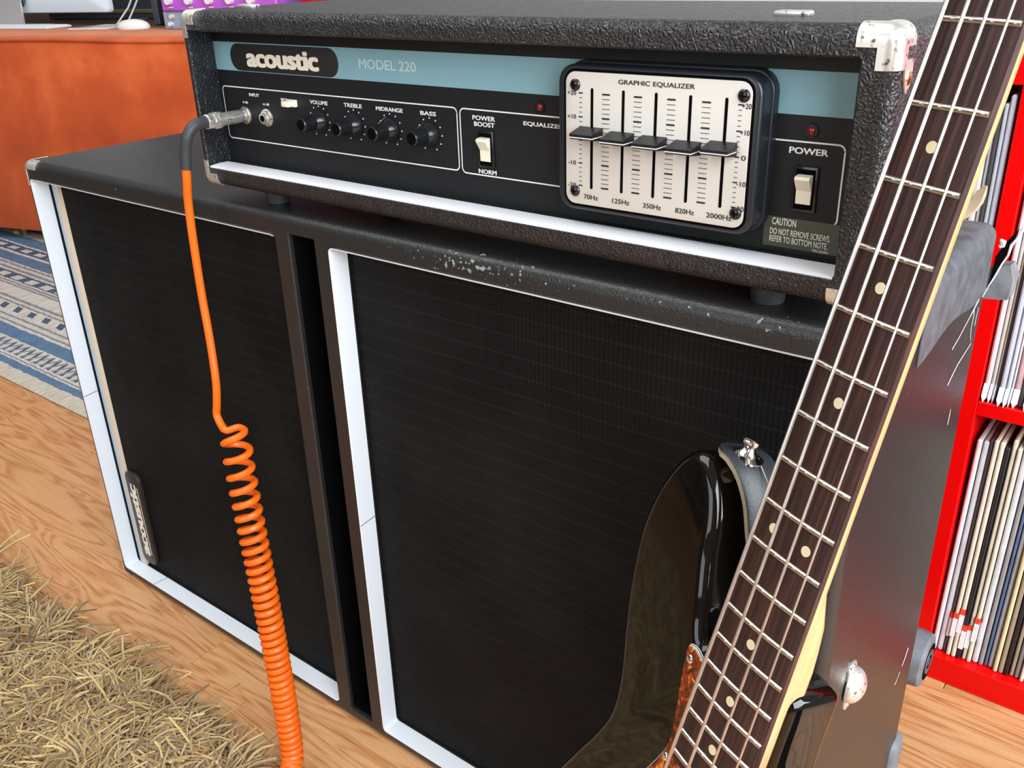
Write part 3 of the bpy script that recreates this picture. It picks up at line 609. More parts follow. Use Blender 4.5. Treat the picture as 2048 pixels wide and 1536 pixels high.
# ------------------------------------------------------------------ shag rug
shag = thing('shag_rug', 'thick beige shag rug on the wooden floor in front of the cabinet', 'rug', Matrix.Translation((0, -.135, 0)))
part('backing', G().bbox(-2.2, -1.5, 0.0004, .40, -.004, .012, .004, 1), 'rug_base', shag)
rng = np.random.default_rng(3)
def pile_mesh():
    X = []
    def field(n, x0, x1, y0, y1): return np.stack([rng.uniform(x0, x1, n), rng.uniform(y0, y1, n)], 1)
    pts = np.concatenate([field(13500, -.42, .398, -.30, .002), field(5200, -1.1, .398, -.9, -.30), field(2600, -1.3, -.42, -.3, .002)])
    n = len(pts); K = 7; NS = 3
    # clumps share a lean direction
    cl = np.floor(pts/.036+rng.normal(0, .12, pts.shape)).astype(int); hsh = np.sin(cl[:, 0]*12.9898+cl[:, 1]*78.233)*43758.5453; hsh -= np.floor(hsh)
    ang = hsh*2*PI+rng.normal(0, .42, n); lean = rng.uniform(.6, 1.3, n); Ln = rng.uniform(.032, .054, n); rad = rng.uniform(.0017, .0029, n)
    base = np.stack([pts[:, 0], pts[:, 1], np.full(n, .008)], 1)
    d = np.stack([np.cos(ang), np.sin(ang)], 1); curl = rng.normal(0, .85, n); wig = rng.uniform(.001, .0042, n); wph = rng.uniform(0, 2*PI, n)
    verts = np.zeros((n, K, NS, 3))
    for k in range(K):
        t = k/(K-1); a = lean*t*1.45
        hx = Ln*t*np.sin(a)*.95; z = Ln*t*np.cos(a*.85)
        off = np.stack([-d[:, 1], d[:, 0]], 1)*(curl*Ln*t*t*.8+wig*np.sin(wph+t*7))[:, None]
        c = np.stack([base[:, 0]+d[:, 0]*hx+off[:, 0], base[:, 1]+d[:, 1]*hx+off[:, 1], np.maximum(.006, base[:, 2]+z*.75)], 1)
        rr = rad*(1-.35*t)
        for j in range(NS):
            q = 2*PI*j/NS
            verts[:, k, j, 0] = c[:, 0]+rr*(-d[:, 1]*math.cos(q)+d[:, 0]*math.sin(q)*.6)
            verts[:, k, j, 1] = c[:, 1]+rr*(d[:, 0]*math.cos(q)+d[:, 1]*math.sin(q)*.6)
            verts[:, k, j, 2] = c[:, 2]+rr*math.sin(q)*.8
    idx = np.arange(n*K*NS).reshape(n, K, NS); F = []
    for k in range(K-1):
        for j in range(NS):
            j2 = (j+1) % NS; F.append(np.stack([idx[:, k, j], idx[:, k, j2], idx[:, k+1, j2], idx[:, k+1, j]], 1))
    F = np.concatenate(F)
    me = bpy.data.meshes.new('pile'); me.vertices.add(n*K*NS); me.vertices.foreach_set('co', verts.reshape(-1)); me.loops.add(len(F)*4); me.loops.foreach_set('vertex_index', F.reshape(-1).astype(np.int32))
    me.polygons.add(len(F)); me.polygons.foreach_set('loop_start', np.arange(0, len(F)*4, 4, dtype=np.int32)); me.polygons.foreach_set('loop_total', np.full(len(F), 4, dtype=np.int32))
    me.update(calc_edges=True); me.polygons.foreach_set('use_smooth', [True]*len(F)); me.materials.append(MATS['shag_yarn']); return me
po = link('pile', pile_mesh(), shag); po['kind'] = 'stuff'

# ------------------------------------------------------------------ speaker cabinet
CX0, CX1, CH, CD = -.0878, .9572, .62, .307
CW = CX1-CX0
cab = thing('speaker_cabinet', 'wide worn black vinyl speaker cabinet with two grilles edged in white', 'speaker cabinet', Matrix.Translation((CX0, 0, 0)))
ox = lambda x: x-CX0
zB, zT, GD = .0154, .5989, .0205
LO = (ox(-.0758), zB, ox(.3946), zT); RO = (ox(.4704), zB, ox(.945), zT); SL = (ox(.4154), .0175, ox(.4510), .602)
bm = shell(CW, CH, CD, .0105, .012, [(*LO, .006, GD+.012, None), (*SL, .0015, .22, None), (*RO, .006, GD+.012, None)])
part('shell', bm_mesh(bm, 'shell', 'vinyl_cab'), None, cab)
g = G(); a0, b0, a1, b1 = SL[0]+.0004, SL[1]+.0004, SL[2]-.0004, SL[3]-.0004
g.loft([[(a, y, b) for a, b in ((a0, b0), (a1, b0), (a1, b1), (a0, b1))] for y in (.005, .2195)], cap0=False)
part('slot_lining', g, 'slot_black', cab, smooth=0)
def lining(o, cuts):
    """white trim lining one opening, in lengths with fine joints between them"""
    x0, z0, x1, z1 = o; out = rrect(x0+.0002, z0+.0002, x1-.0002, z1-.0002, .0058, 6); inn = rrect(x0+.0016, z0+.0016, x1-.0016, z1-.0016, .0046, 6)
    g = G(); n = len(out)
    L = [[(a, y, b) for a, b in P] for P, y in ((out, -.0006), (inn, -.0002), (inn, GD), (out, GD))]
    L = [[(a, y+(.0026 if a > x1-.003 and y < .01 else 0), b) for a, y, b in lp_] for lp_ in L]
    g.loft(L, cap0=False, cap1=False)
    part('white_trim', g, 'white_trim', cab)
    for (cx, cz, ang) in cuts:
        if ang: part('trim_joint', G().add([(x0+.00165, -.0003, cz), (x0+.00165, GD, cz+.002), (x0+.00165, GD, cz+.0028), (x0+.00165, -.0003, cz+.0008)], [(0, 1, 2, 3)]), 'slot_black', cab, smooth=0)
        else: part('trim_joint', G().add([(cx, -.0003, z0+.00165), (cx+.001, -.0003, z0+.00165), (cx+.003, GD, z0+.00165), (cx+.002, GD, z0+.00165)], [(0, 1, 2, 3)]), 'slot_black', cab, smooth=0)
lining(LO, [(0, .2985, 1), (ox(.0), 0, 0)])
lining(RO, [(0, .2990, 1)])
def grille_panel(x0, x1, z0, z1):
    g = G(); n = 24; vs = []; fs = []
    for j in range(n+1):
        for i in range(n+1):
            u, v = i/n, j/n; vs.append((x0+(x1-x0)*u, GD+.003-.0022*math.sin(PI*u)**.5*math.sin(PI*v)**.5+.0004*math.sin(9*u+4*v), z0+(z1-z0)*v))
    for j in range(n):
        for i in range(n): a = j*(n+1)+i; fs.append((a, a+1, a+n+2, a+n+1))
    g.add(vs, fs); return g
gl = part('grille', grille_panel(ox(-.050), LO[2]-.001, zB+.001, zT-.001), 'grille_cloth', cab)
part('grille', grille_panel(RO[0]+.001, RO[2]-.001, zB+.001, zT-.001), 'grille_cloth', cab)
part('grille_edge', G().box(ox(-.0650), GD-.001, zB+.002, ox(-.0580), GD+.006, zT-.002), 'light_blue_edge', cab, smooth=0)
part('grille_edge', G().box(ox(-.0580), GD-.0015, zB+.002, ox(-.0500), GD+.006, zT-.002), 'beige_edge', cab, smooth=0)
part('grille_gap', G().box(LO[0]+.0016, GD+.004, zB+.002, ox(-.0650), GD+.006, zT-.002), 'slot_black', cab, smooth=0)
# name badge, reading upwards
bz0, bz1, bx0, bx1 = .030, .184, ox(-.0490), ox(-.0140)
bd = part('name_badge', prism_y((bx0, bz0, bx1, bz1, .012), GD-.003, GD+.002, .001), 'badge_brown', cab)
bcx = (bx0+bx1)/2
lettering(bd, 'acoustic', bcx-.003, (bz0+bz1)/2-.002, GD-.0032, height=.0170, width=.118, mat='print_cream', bold=.055, spacing=.97, rot=PI/2)
part('badge_line', G().box(bx1-.0085, GD-.0033, bz0+.018, bx1-.0075, GD-.0029, bz1-.022), 'print_cream', bd, smooth=0)
# metal front corner, rear plastic corners
part('corner_protector', weld(corner_piece(CW, CH, CD, .0105, 0, 1, 0, .030, .010), 'corner_protector', 'worn_nickel', .0007), None, cab)
part('corner_protector', weld(corner_piece(CW, CH, CD, .0105, 1, 1, 0, .030, .010), 'corner_protector', 'worn_nickel', .0007), None, cab)
part('corner_protector', weld(corner_piece(CW, CH, CD, .0105, 0, 0, 0, .022, .006), 'corner_protector', 'worn_nickel', .0007), None, cab)
pc = corner_piece(CW, CH, CD, .0105, 1, 1, 1, .2, .054, t=.0014, n=28, cut='strip')
part('corner_guard', weld(pc, 'corner_guard', 'plastic_grey_dark', .001), None, cab, label='cracked dark grey plastic corner guard')
frag = G().loft([[(ox(.955), .300, .5555), (ox(.9755), .301, .5575), (ox(.9765), .318, .560), (ox(.957), .321, .556)],
                 [(ox(.955), .302, .572), (ox(.9765), .303, .574), (ox(.978), .320, .576), (ox(.957), .323, .572)],
                 [(ox(.958), .304, .583), (ox(.9720), .305, .5865), (ox(.973), .318, .5875), (ox(.959), .322, .583)]])
part('broken_guard', frag, 'rubber_grey', cab, label='pale grey broken piece of the corner guard')
rim = [(ox(.9575), .294, .5590), (ox(.9600), .297, .5680), (ox(.9635), .300, .5790), (ox(.9660), .302, .5880), (ox(.9690), .303, .5950), (ox(.9700), .304, .6040), (ox(.9735), .304, .6110), (ox(.9760), .306, .6190)]
part('torn_edge', G().tube(rim, [.0004, .0005, .0008, .0007, .0009, .0013, .0008, .0015], 7), 'torn_fibre', cab)
part('torn_edge', G().tube([(ox(.9615), .300, .602), (ox(.9635), .301, .6035), (ox(.9640), .300, .6065), (ox(.9622), .298, .609)], [.0012, .0024, .0026, .001], 7), 'torn_fibre', cab)
part('torn_cavity', G().loft([[(ox(.9595), .3000, .5650), (ox(.9620), .304, .5700), (ox(.9685), .3055, .5960), (ox(.9730), .306, .6180), (ox(.9655), .3040, .6060), (ox(.9600), .302, .5930)],
                              [(ox(.9595), .3020, .5650), (ox(.9620), .306, .5700), (ox(.9685), .3075, .5960), (ox(.9730), .308, .6180), (ox(.9655), .3060, .6060), (ox(.9600), .304, .5930)]]), 'slot_black', cab, smooth=0)
fl = [(ox(.926), .300, .6205), (ox(.930), .303, .6230), (ox(.9355), .306, .6290), (ox(.9385), .307, .6360), (ox(.9400), .308, .6430), (ox(.9420), .308, .6490)]
wd = [.001, .0045, .0055, .006, .005, .0015]
g = G(); g.loft([[(p[0]-w_, p[1], p[2]+.001), (p[0]+w_*.3, p[1]-.0015, p[2]), (p[0]+w_*.6, p[1], p[2]-.001), (p[0]+w_*.3, p[1]+.0006, p[2]), (p[0]-w_*.6, p[1]+.001, p[2])] for p, w_ in zip(fl, wd)])
part('torn_flap', g, 'torn_backing', cab, label='curled strip of torn vinyl showing its tan backing')
part('corner_guard', G().bbox(CW-.035, CD-.03, .0005, CW+.0065, CD+.010, .055, .012, 4), 'rubber_grey', cab, label='grey rubber corner guard at the floor')
# scratch lines in the side vinyl
sidex = CW+.0004
def scratch(pts, hw):
    g = G(); L = []; R = []
    for i, (y, z) in enumerate(pts):
        a = pts[max(i-1, 0)]; b = pts[min(i+1, len(pts)-1)]; d = Vector((b[0]-a[0], b[1]-a[1])).normalized(); k = hw*random.uniform(.5, 1.4)
        L.append((sidex, y-d.y*k, z+d.x*k)); R.append((sidex, y+d.y*k, z-d.x*k))
    n = len(pts); g.add(L+R, [(i, i+1, n+i+1, n+i) for i in range(n-1)]); part('scratch', g, 'torn_fibre', cab, smooth=0)
scratch([(.292, .5645), (.280, .5600), (.268, .5555), (.258, .5520), (.246, .548), (.232, .543), (.214, .5385)], .0011)
scratch([(.270, .5560), (.273, .547), (.272, .538), (.276, .529), (.284, .520), (.262, .5165), (.246, .514), (.232, .5085), (.222, .5040)], .0008)
scratch([(.287, .5520), (.2845, .545), (.2845, .536)], .0006)
scratch([(.252, .470), (.2525, .463), (.2515, .455)], .0008)
scratch([(.268, .1985), (.262, .190), (.255, .1845)], .0014); scratch([(.250, .181), (.243, .176), (.238, .1735)], .0011)
# side fitting: stamped metal glide cup
gm = part('glide_cup', G().loft([[(CW+.0002+dx_, .066+a*s_, .3025+b*s_) for a, b in rrect(-.009, -.0235, .009, .0235, .0088, 6)] for dx_, s_ in ((0, 1), (.0014, .99), (.0018, .93))]), 'worn_nickel', cab, label='round-nosed metal glide on an oblong plate')
g = G(); loops = []
for k in range(9):
    a = PI/2*k/8; loops.append([(CW+.0014+.0115*math.sin(a), .068+.0155*max(math.cos(a), .03)*math.cos(2*PI*i/20), .3025+.0155*max(math.cos(a), .03)*math.sin(2*PI*i/20)) for i in range(20)])
part('dome', g.loft(loops, cap0=False), 'worn_nickel', gm)
for dz in (-.0195, .0195): part('screw', G().cyl((CW+.0012, .066, .3025+dz), (CW+.0026, .066, .3025+dz), .0026, .002, 10), 'chrome', gm)
# caster on the back
ca = part('caster', G().bbox(CW-.075, CD-.002, .085, CW-.015, CD+.004, .15, .002, 1), 'worn_nickel', cab)
part('fork', G().box(CW-.052, CD+.004, .10, CW-.048, CD+.055, .13).box(CW-.006-.010, CD+.004, .105, CW-.006-.0075, CD+.05, .125), 'worn_nickel', ca)
wc = Vector((CW-.0075, CD+.050, .1205))
wh = part('wheel', G().cyl(wc+Vector((.014, 0, 0)), wc-Vector((.014, 0, 0)), .03, None, 36, prof=[(0, .010), (0, .0235), (.03, .0275), (.12, .0305), (.5, .0318), (.88, .0305), (1, .026), (1, .004)]), 'rubber_grey', ca)
for r0, r1, dx_, mt in ((.0215, .0145, .0146, 'slot_black'), (.0145, .0085, .0152, 'plastic_grey_dark'), (.0085, .0035, .0150, 'slot_black')):
    g = G(); N_ = 28
    g.loft([[wc+Vector((q, r_*math.cos(2*PI*k/N_), r_*math.sin(2*PI*k/N_))) for k in range(N_)] for q, r_ in ((dx_-.002, r0), (dx_, r0-.0006), (dx_-.0006, r1))])
    part('hub_ring', g, mt, wh)

# ------------------------------------------------------------------ amplifier head
HW, HH, HD = .6575, .1603, .2155
HM = Matrix.Translation((.2912, .0031, .635)) @ Matrix.Rotation(-.00803, 4, 'Z')
hd = thing('amplifier_head', 'black vinyl bass amplifier head with blue stripe and graphic equalizer on the cabinet', 'amplifier', HM)
PY = .0318
bm = shell(HW, HH, HD, .0085, .010, [(.0113, .0176, .637, .1427, .0012, PY+.004, (.0030, .0120, .6440, .1427))])
part('shell', bm_mesh(bm, 'shell', 'vinyl_head'), None, hd)
panel = part('front_panel', G().box(.0031, PY, .0122, .6439, PY+.003, .1426), 'panel_black', hd, smooth=0)
F = PY-.0003
part('blue_stripe', G().box(.0031, PY-.0002, .1056, .6439, PY, .1314), 'blue_stripe', panel, smooth=0)
lp = part('logo_plate', prism_y((.0294, .1062, .1806, .1304, .0118), PY-.0008, PY+.001, .0004), 'logo_black', panel)
lettering(lp, 'acoustic', .1048, .1183, PY-.0011, height=.0148, width=.0985, mat='print_cream', bold=.055, spacing=.97)
lettering(panel, 'MODEL 220', .2394, .1192, F, height=.0077, width=.066, mat='pale_blue_print', bold=.012)
def outline_box(x0, z0, x1, z1, r=.0042):
    p = rrect(x0, z0, x1, z1, r, 6); p = p+[p[0], p[1]]
    part('panel_outline', strip(p, .00052, F), 'print_white', panel, smooth=0, fix=False)
outline_box(.0085, .0412, .3140, .0905); outline_box(.3172, .0402, .50, .0905); outline_box(.53, .0402, .6243, .0898)
for tx, x, z, h, wd_ in (('INPUT', .0571, .0846, .0028, .0150), ('0 dB', .0420, .0770, .0020, .0075), ('-6 dB', .0730, .0772, .0020, .0100), ('BRT', .1010, .0830, .0026, .0085), ('VOLUME', .1492, .0837, .0032, .0235), ('TREBLE', .1936, .0841, .0032, .0225), ('MIDRANGE', .2382, .0839, .0032, .0315), ('BASS', .2828, .0839, .0032, .0170), ('POWER', .3416, .0845, .0034, .0225), ('BOOST', .3420, .0798, .0034, .0205), ('NORM', .3436, .0433, .0034, .0180), ('EQUALIZER', .3990, .0837, .0034, .0365), ('POWER', .6018, .0843, .0038, .0245)):
    lettering(panel, tx, x, z, F, height=h, width=wd_, bold=.03)
# input jacks
def hexnut(c, y0, y1, r, n=6):
    return G().loft([[(c[0]+r*math.cos(2*PI*i/n), y, c[1]+r*math.sin(2*PI*i/n)) for i in range(n)] for y in (y0, y1)])
for k, xj in enumerate((.0395, .0725)):
    j = part('input_jack', hexnut((xj, .0647), PY-.0035, PY, .0070), 'jack_metal', hd)
    part('washer', G().cyl((xj, PY-.0008, .0647), (xj, PY, .0647), .0083, None, 20), 'jack_metal', j)
    part('bushing', G().cyl((xj, PY-.0062, .0647), (xj, PY-.003, .0647), .0048, .0052, 18), 'jack_metal', j)
    if k: part('socket', G().cyl((xj, PY-.0064, .0647), (xj, PY-.0060, .0647), .0031, None, 16), 'slot_black', j)
part('bright_switch', G().bbox(.1085, PY-.0105, .0785, .1185, PY, .0835, .0008, 2).bbox(.1075, PY-.004, .0778, .1195, PY, .0842, .0005, 1), 'rocker_cream', hd)
for i, xk in enumerate((.1480, .1937, .2381, .2836)):
    zk = .0672
    kn = part('knob', G().cyl((xk, PY-.0005, zk), (xk, PY-.0225, zk), .009, None, 32, prof=[(0, .0098), (.06, .0100), (.12, .0096), (.28, .0078), (.36, .0068), (.40, .0064), (.95, .0061), (1, .0054)]), 'gloss_black', hd)
    g = G()
    for q in range(28):
        a = 2*PI*q/28; cx_, cz_ = xk+.0063*math.cos(a), zk+.0063*math.sin(a)
        g.cyl((cx_, PY-.0085, cz_), (cx_, PY-.0213, cz_), .00045, .00042, 5)
    part('grip_ribs', g, 'knob_black', kn)
    part('cap', G().cyl((xk, PY-.0224, zk), (xk, PY-.0230, zk), .0048, .0045, 24), 'slot_black', kn)
    a = math.radians(118+(0, 2, -6, 4)[i]); part('pointer', G().add([(xk+r_*math.cos(a)+s_*math.sin(a)*.0006, y_, zk+r_*math.sin(a)-s_*math.cos(a)*.0006) for r_, y_ in ((.0070, PY-.0120), (.0112, PY-.0012)) for s_ in (-1, 1)], [(0, 1, 3, 2)]), 'print_white', kn, smooth=0)
    g = G()
    for q in range(11):
        a = math.radians(-60+q*30); g.cyl((xk+.0132*math.cos(a), F+.0002, zk+.0132*math.sin(a)), (xk+.0132*math.cos(a), F-.00005, zk+.0132*math.sin(a)), .00062, None, 8)
    part('dial_dots', g, 'print_white', panel)
def rocker(xc, zc, nm):
    r = part('rocker_frame', G().bbox(xc-.0078, PY-.0022, zc-.0142, xc+.0078, PY, zc+.0142, .0008, 2), 'gloss_black', hd)
    pf = [(PY-.001, zc+.0095), (PY-.0075, zc+.0088), (PY-.0085, zc+.0070), (PY-.0035, zc-.0005), (PY-.0032, zc-.0090), (PY-.001, zc-.0095)]
    part('rocker_well', G().box(xc-.0062, PY-.00235, zc-.0125, xc+.0062, PY-.0020, zc+.0125), 'slot_black', r, smooth=0)
    part('rocker', G().loft([[(xx, y, z) for y, z in pf] for xx in (xc-.0048, xc+.0048)]), 'rocker_cream', r, smooth=20)
rocker(.3440, .0611, 'boost'); rocker(.6024, .0612, 'power')
for xl in (.3969, .6026):
    l = part('indicator_lamp', G().cyl((xl, PY-.0016, .0969), (xl, PY, .0969), .0042, .0046, 20), 'gloss_black', hd)
    part('lens', G().sphere((xl, PY-.0012, .0969), .0027, 16, 8, (1, .75, 1)), 'led_red', l)
# caution label
st = part('caution_label', G().box(.5773, PY-.0004, .0219, .6420, PY, .0416), 'sticker_olive', hd, smooth=0)
lettering(st, 'CAUTION', .5907, .0386, PY-.0006, height=.0046, width=.0160, mat='print_cream', bold=.012)
lettering(st, 'DO NOT REMOVE SCREWS.', .6017, .0320, PY-.0006, height=.0040, width=.0398, mat='print_cream', bold=.010)
lettering(st, 'REFER TO BOTTOM NOTE.', .6012, .0271, PY-.0006, height=.0040, width=.0386, mat='print_cream', bold=.010)
lettering(st, 'YWS-CULAB16', .6160, .0232, PY-.0006, height=.0019, width=.0107, mat='print_cream', bold=.006)
part('white_sill', G().loft([[(x_, .0006, .0177), (x_, .003, .0187), (x_, .012, .0195), (x_, .0225, .0192), (x_, .0235, .0180), (x_, .0235, .0160), (x_, .0006, .0170)] for x_ in (.0122, .0150, .6340, .6362)]), 'head_white', hd)
part('panel_lip', G().box(.0035, PY-.006, .0122, .6435, PY-.0005, .0190), 'panel_black', hd, smooth=0)
for xf, yf in ((.075, .03), (.585, .03), (.075, HD-.035), (.585, HD-.035)):
    part('rubber_foot', G().cyl((xf, yf, .001), (xf, yf, -.0148), .013, .011, 20), 'rubber_black', hd)
for sx, sz in ((0, 1), (1, 1), (0, 0), (1, 0)):
    cpz = part('corner_protector', weld(corner_piece(HW, HH, HD, .0085, sx, sz, 0, .0235, .0118, n=20), 'corner_protector', 'worn_nickel', .0007), None, hd)
    xs_ = HW+.0008 if sx else -.0008; dz_ = -1 if sz else 1; zc_ = (HH-.0285) if sz else .0285; nx_ = 1 if sx else -1
    tab = [(.0225, zc_-dz_*.010), (.0085, zc_-dz_*.010), (.0105, zc_), (.0145, zc_+dz_*.0075), (.0175, zc_+dz_*.0085), (.0205, zc_+dz_*.006), (.0235, zc_)]
    part('tab', G().loft([[(xs_-nx_*.0006, a, b) for a, b in tab], [(xs_+nx_*.0004, a, b) for a, b in tab]]), 'worn_nickel', cpz)
    part('rivet', G().sphere((xs_+nx_*.0004, .0172, zc_), .0042, 12, 6, (.28, 1, 1)), 'brass', cpz)
    part('corner_cap', G().sphere((HW-.0085 if sx else .0085, .0085, HH-.0085 if sz else .0085), .0094, 16, 10), 'worn_nickel', cpz)
for sx in (0, 1):
    part('corner_protector', weld(corner_piece(HW, HH, HD, .0085, sx, 1, 1, .0235, .0118, n=14), 'corner_protector', 'worn_nickel', .0007), None, hd)
for xg in (.036, .5745):
    part('handle_plate', G().bbox(xg-.0115, .049, HH-.0005, xg+.0115, .060, HH+.0030, .003, 2), 'worn_nickel', hd)

# graphic equalizer module
eqm = part('equalizer', prism_y((.4275, .0312, .5785, .1306, .0125), .0105, PY, .0028), 'housing_black', hd)
part('base_flange', prism_y((.4262, .0296, .5798, .1322, .0138), PY-.0075, PY, .0016), 'housing_black', eqm)
EY = .0098
fp = part('face_plate', prism_y((.4350, .0360, .5722, .1262, .0075), EY, .014, .0004), 'eq_plate', eqm)
part('inner_bezel', prism_y((.4332, .0342, .5740, .1280, .0092), .0102, .0125, .0003), 'slot_black', eqm)
EF = EY-.0002
def E(x): return x    # positions measured on the face plane
lettering(fp, 'GRAPHIC EQUALIZER', .5055, .1209, EF, height=.0034, width=.0560, mat='print_black', bold=.016)
SXs = [.4567+.02475*i for i in range(5)]
for tx, x in zip(('70Hz', '125Hz', '350Hz', '820Hz', '2000Hz'), SXs):
    lettering(fp, tx, x-.0002, .0420, EF, height=.0033, width=(.0118 if len(tx) == 4 else .0138 if len(tx) == 5 else .0178), mat='print_black', bold=.012)
for k, tx in enumerate(('+20', '+10', None, '-10', '-20')):
    z = .1122-.01575*k
    if tx:
        lettering(fp, tx, .4402, z, EF, height=.0029, width=.0070, mat='print_black', bold=.010)
        lettering(fp, tx, .5692, z-.0004, EF, height=.0031, width=.0062, mat='print_black', bold=.010)
    else: lettering(fp, '0', .5695, z, EF, height=.0031, width=.0030, mat='print_black', bold=.010)
g = G()
for k in range(21):
    z = .1124-.00315*k; big = k % 5 == 0
    for x in (.4475, .5650):
        hw = .0016 if big else .0011; hh = .00042 if big else .00018; g.box(x-hw, EF-.00005, z-hh, x+hw, EF+.00015, z+hh)
    for i in range(4):
        x = (SXs[i]+SXs[i+1])/2-.0012; hw = .0030; hh = .00055 if big else .00017; g.box(x-hw, EF-.00005, z-hh, x+hw, EF+.00015, z+hh)
sc_ = part('scale_marks', g, 'print_black', fp, smooth=0)
zs = (.0850, .0837, .0832, .0824, .0842)
for i, x in enumerate(SXs):
    part('slot', prism_y((x-.0010, .0478, x+.0010, .1160, .00098), EF-.00005, EF+.0004), 'slot_black', fp, smooth=0)
    z = zs[i]
    pr = [(EF-.0002, z+.0055), (-.0035, z+.0026), (-.0040, z+.0022), (-.0040, z-.0006), (-.0034, z-.0012), (EF-.0002, z-.0030)]
    s_ = part('slider', G().loft([[(xx, y, zz) for y, zz in pr] for xx in (x-.0092, x+.0092)]), 'knob_black', eqm, smooth=20)
    part('slider_line', G().box(x-.0093, -.0042, z-.0002, x+.0093, -.0039, z+.0004).box(x+.0091, -.0041, z-.0002, x+.0093, EF-.001, z+.0004), 'print_white', s_, smooth=0)
for x, z in ((.4430, .1175), (.5668, .1178), (.4430, .0452), (.5668, .0456)):
    sw = part('screw', G().sphere((x, EF, z), .0041, 16, 8, (1, .5, 1)), 'gloss_black', fp)
    part('cross_slot', G().box(x-.0022, EF-.0022, z-.0004, x+.0022, EF-.0017, z+.0004).box(x-.0004, EF-.0022, z-.0022, x+.0004, EF-.0017, z+.0022), 'slot_black', sw, smooth=0)

# ------------------------------------------------------------------ coiled cable
cable = thing('instrument_cable', 'orange coiled instrument cable plugged into the amplifier input', 'cable', Matrix.Translation((.424, -.095, 0)))
CM = Vector((.424, -.095, 0))
J = HM @ Vector((.0395, PY, .0647))
ax = (HM.to_3x3() @ Vector((0, -1, 0))).normalized()
P0 = J+ax*.006; P1 = J+ax*.046
pl = part('plug', G().cyl(P0-CM, P1-CM, .006, None, 24, prof=[(0, .0048), (.03, .0060), (.58, .0062), (.60, .0074), (.62, .0076), (.72, .0076), (.74, .0068), (.98, .0068), (1, .0060)]), 'jack_metal', cable)
part('plug_nut', hexnut((0, 0), 0, 1, 1), 'jack_metal', pl)
pn = [c for c in pl.children][0]; q0 = J+ax*.0325-CM
pn.matrix_basis = Matrix.Translation(q0) @ Matrix.Rotation(-.00803, 4, 'Z') @ Matrix.Diagonal((.0082, -.006, .0082, 1))
relief = catmull([tuple(P1-ax*.002), (.3315, -.024, .6985), (.3300, -.0325, .6900), (.3265, -.0350, .6760), (.3240, -.036, .6600)], 8, False)
part('strain_relief', G().tube([p-CM for p in relief], .0054, 12), 'rubber_black', cable)
lead = catmull([(.3245, -.036, .664), (.3215, -.036, .6470), (.3178, -.036, .6297), (.3149, -.036, .5949), (.3142, -.037, .5386), (.3191, -.04, .4869), (.3248, -.045, .4455), (.3225, -.047, .4200), (.3200, -.048, .4060), (.3262, -.0495, .3975), (.3350, -.052, .3945)], 8, False)
axis = catmull([(.3475, -.0480, .4000), (.3530, -.052, .3800), (.3564, -.055, .3572), (.3689, -.062, .3009), (.3881, -.072, .2184), (.4074, -.083, .1261), (.4162, -.089, .0708), (.4235, -.0955, .0280), (.4330, -.108, .0175), (.452, -.140, .0165), (.49, -.20, .0165), (.52, -.30, .0165)], 24, False)
def coil():
    out = []; ph = PI*1.25; s = 0
    L = [0]
    for a, b in zip(axis, axis[1:]): L.append(L[-1]+(b-a).length)
    tot = L[-1]; st_ = .00045; k = 0; sref = .40; seen = 0
    while s < tot:
        while k < len(L)-2 and L[k+1] < s: k += 1
        t = (s-L[k])/(L[k+1]-L[k]); p = axis[k].lerp(axis[k+1], t); d = (axis[k+1]-axis[k]).normalized()
        u = Vector((1, .2, 0)); u = (u-d*u.dot(d)).normalized(); v = d.cross(u)
        f_ = min(1, s/sref); pitch = .0078+.0150*(1-f_)**3.4; R = .0128-.0035*f_
        R *= min(1.0, .55+s/.025)
        out.append(p+u*(R*math.cos(ph))+v*(R*math.sin(ph))); 
        step = min(st_*pitch/.009, .0012); ph += 2*PI*step/pitch; s += step
    return out
cp = coil()
h0, h1 = lead[-1], cp[3]; t0 = (lead[-1]-lead[-2]).normalized(); t1 = (cp[4]-cp[3]).normalized(); hl = (h1-h0).length*1.4
join = []
for k in range(1, 8):
    t = k/8; join.append(h0*(2*t**3-3*t*t+1)+t0*(hl*(t**3-2*t*t+t))+h1*(-2*t**3+3*t*t)+t1*(hl*(t**3-t*t)))
part('lead', G().tube([p-CM for p in lead], .0041, 12), 'cable_orange', cable)
part('coil', G().tube([p-CM for p in [lead[-1]-t0*.003]+join+cp[3:]], .0037, 8), 'cable_orange', cable)

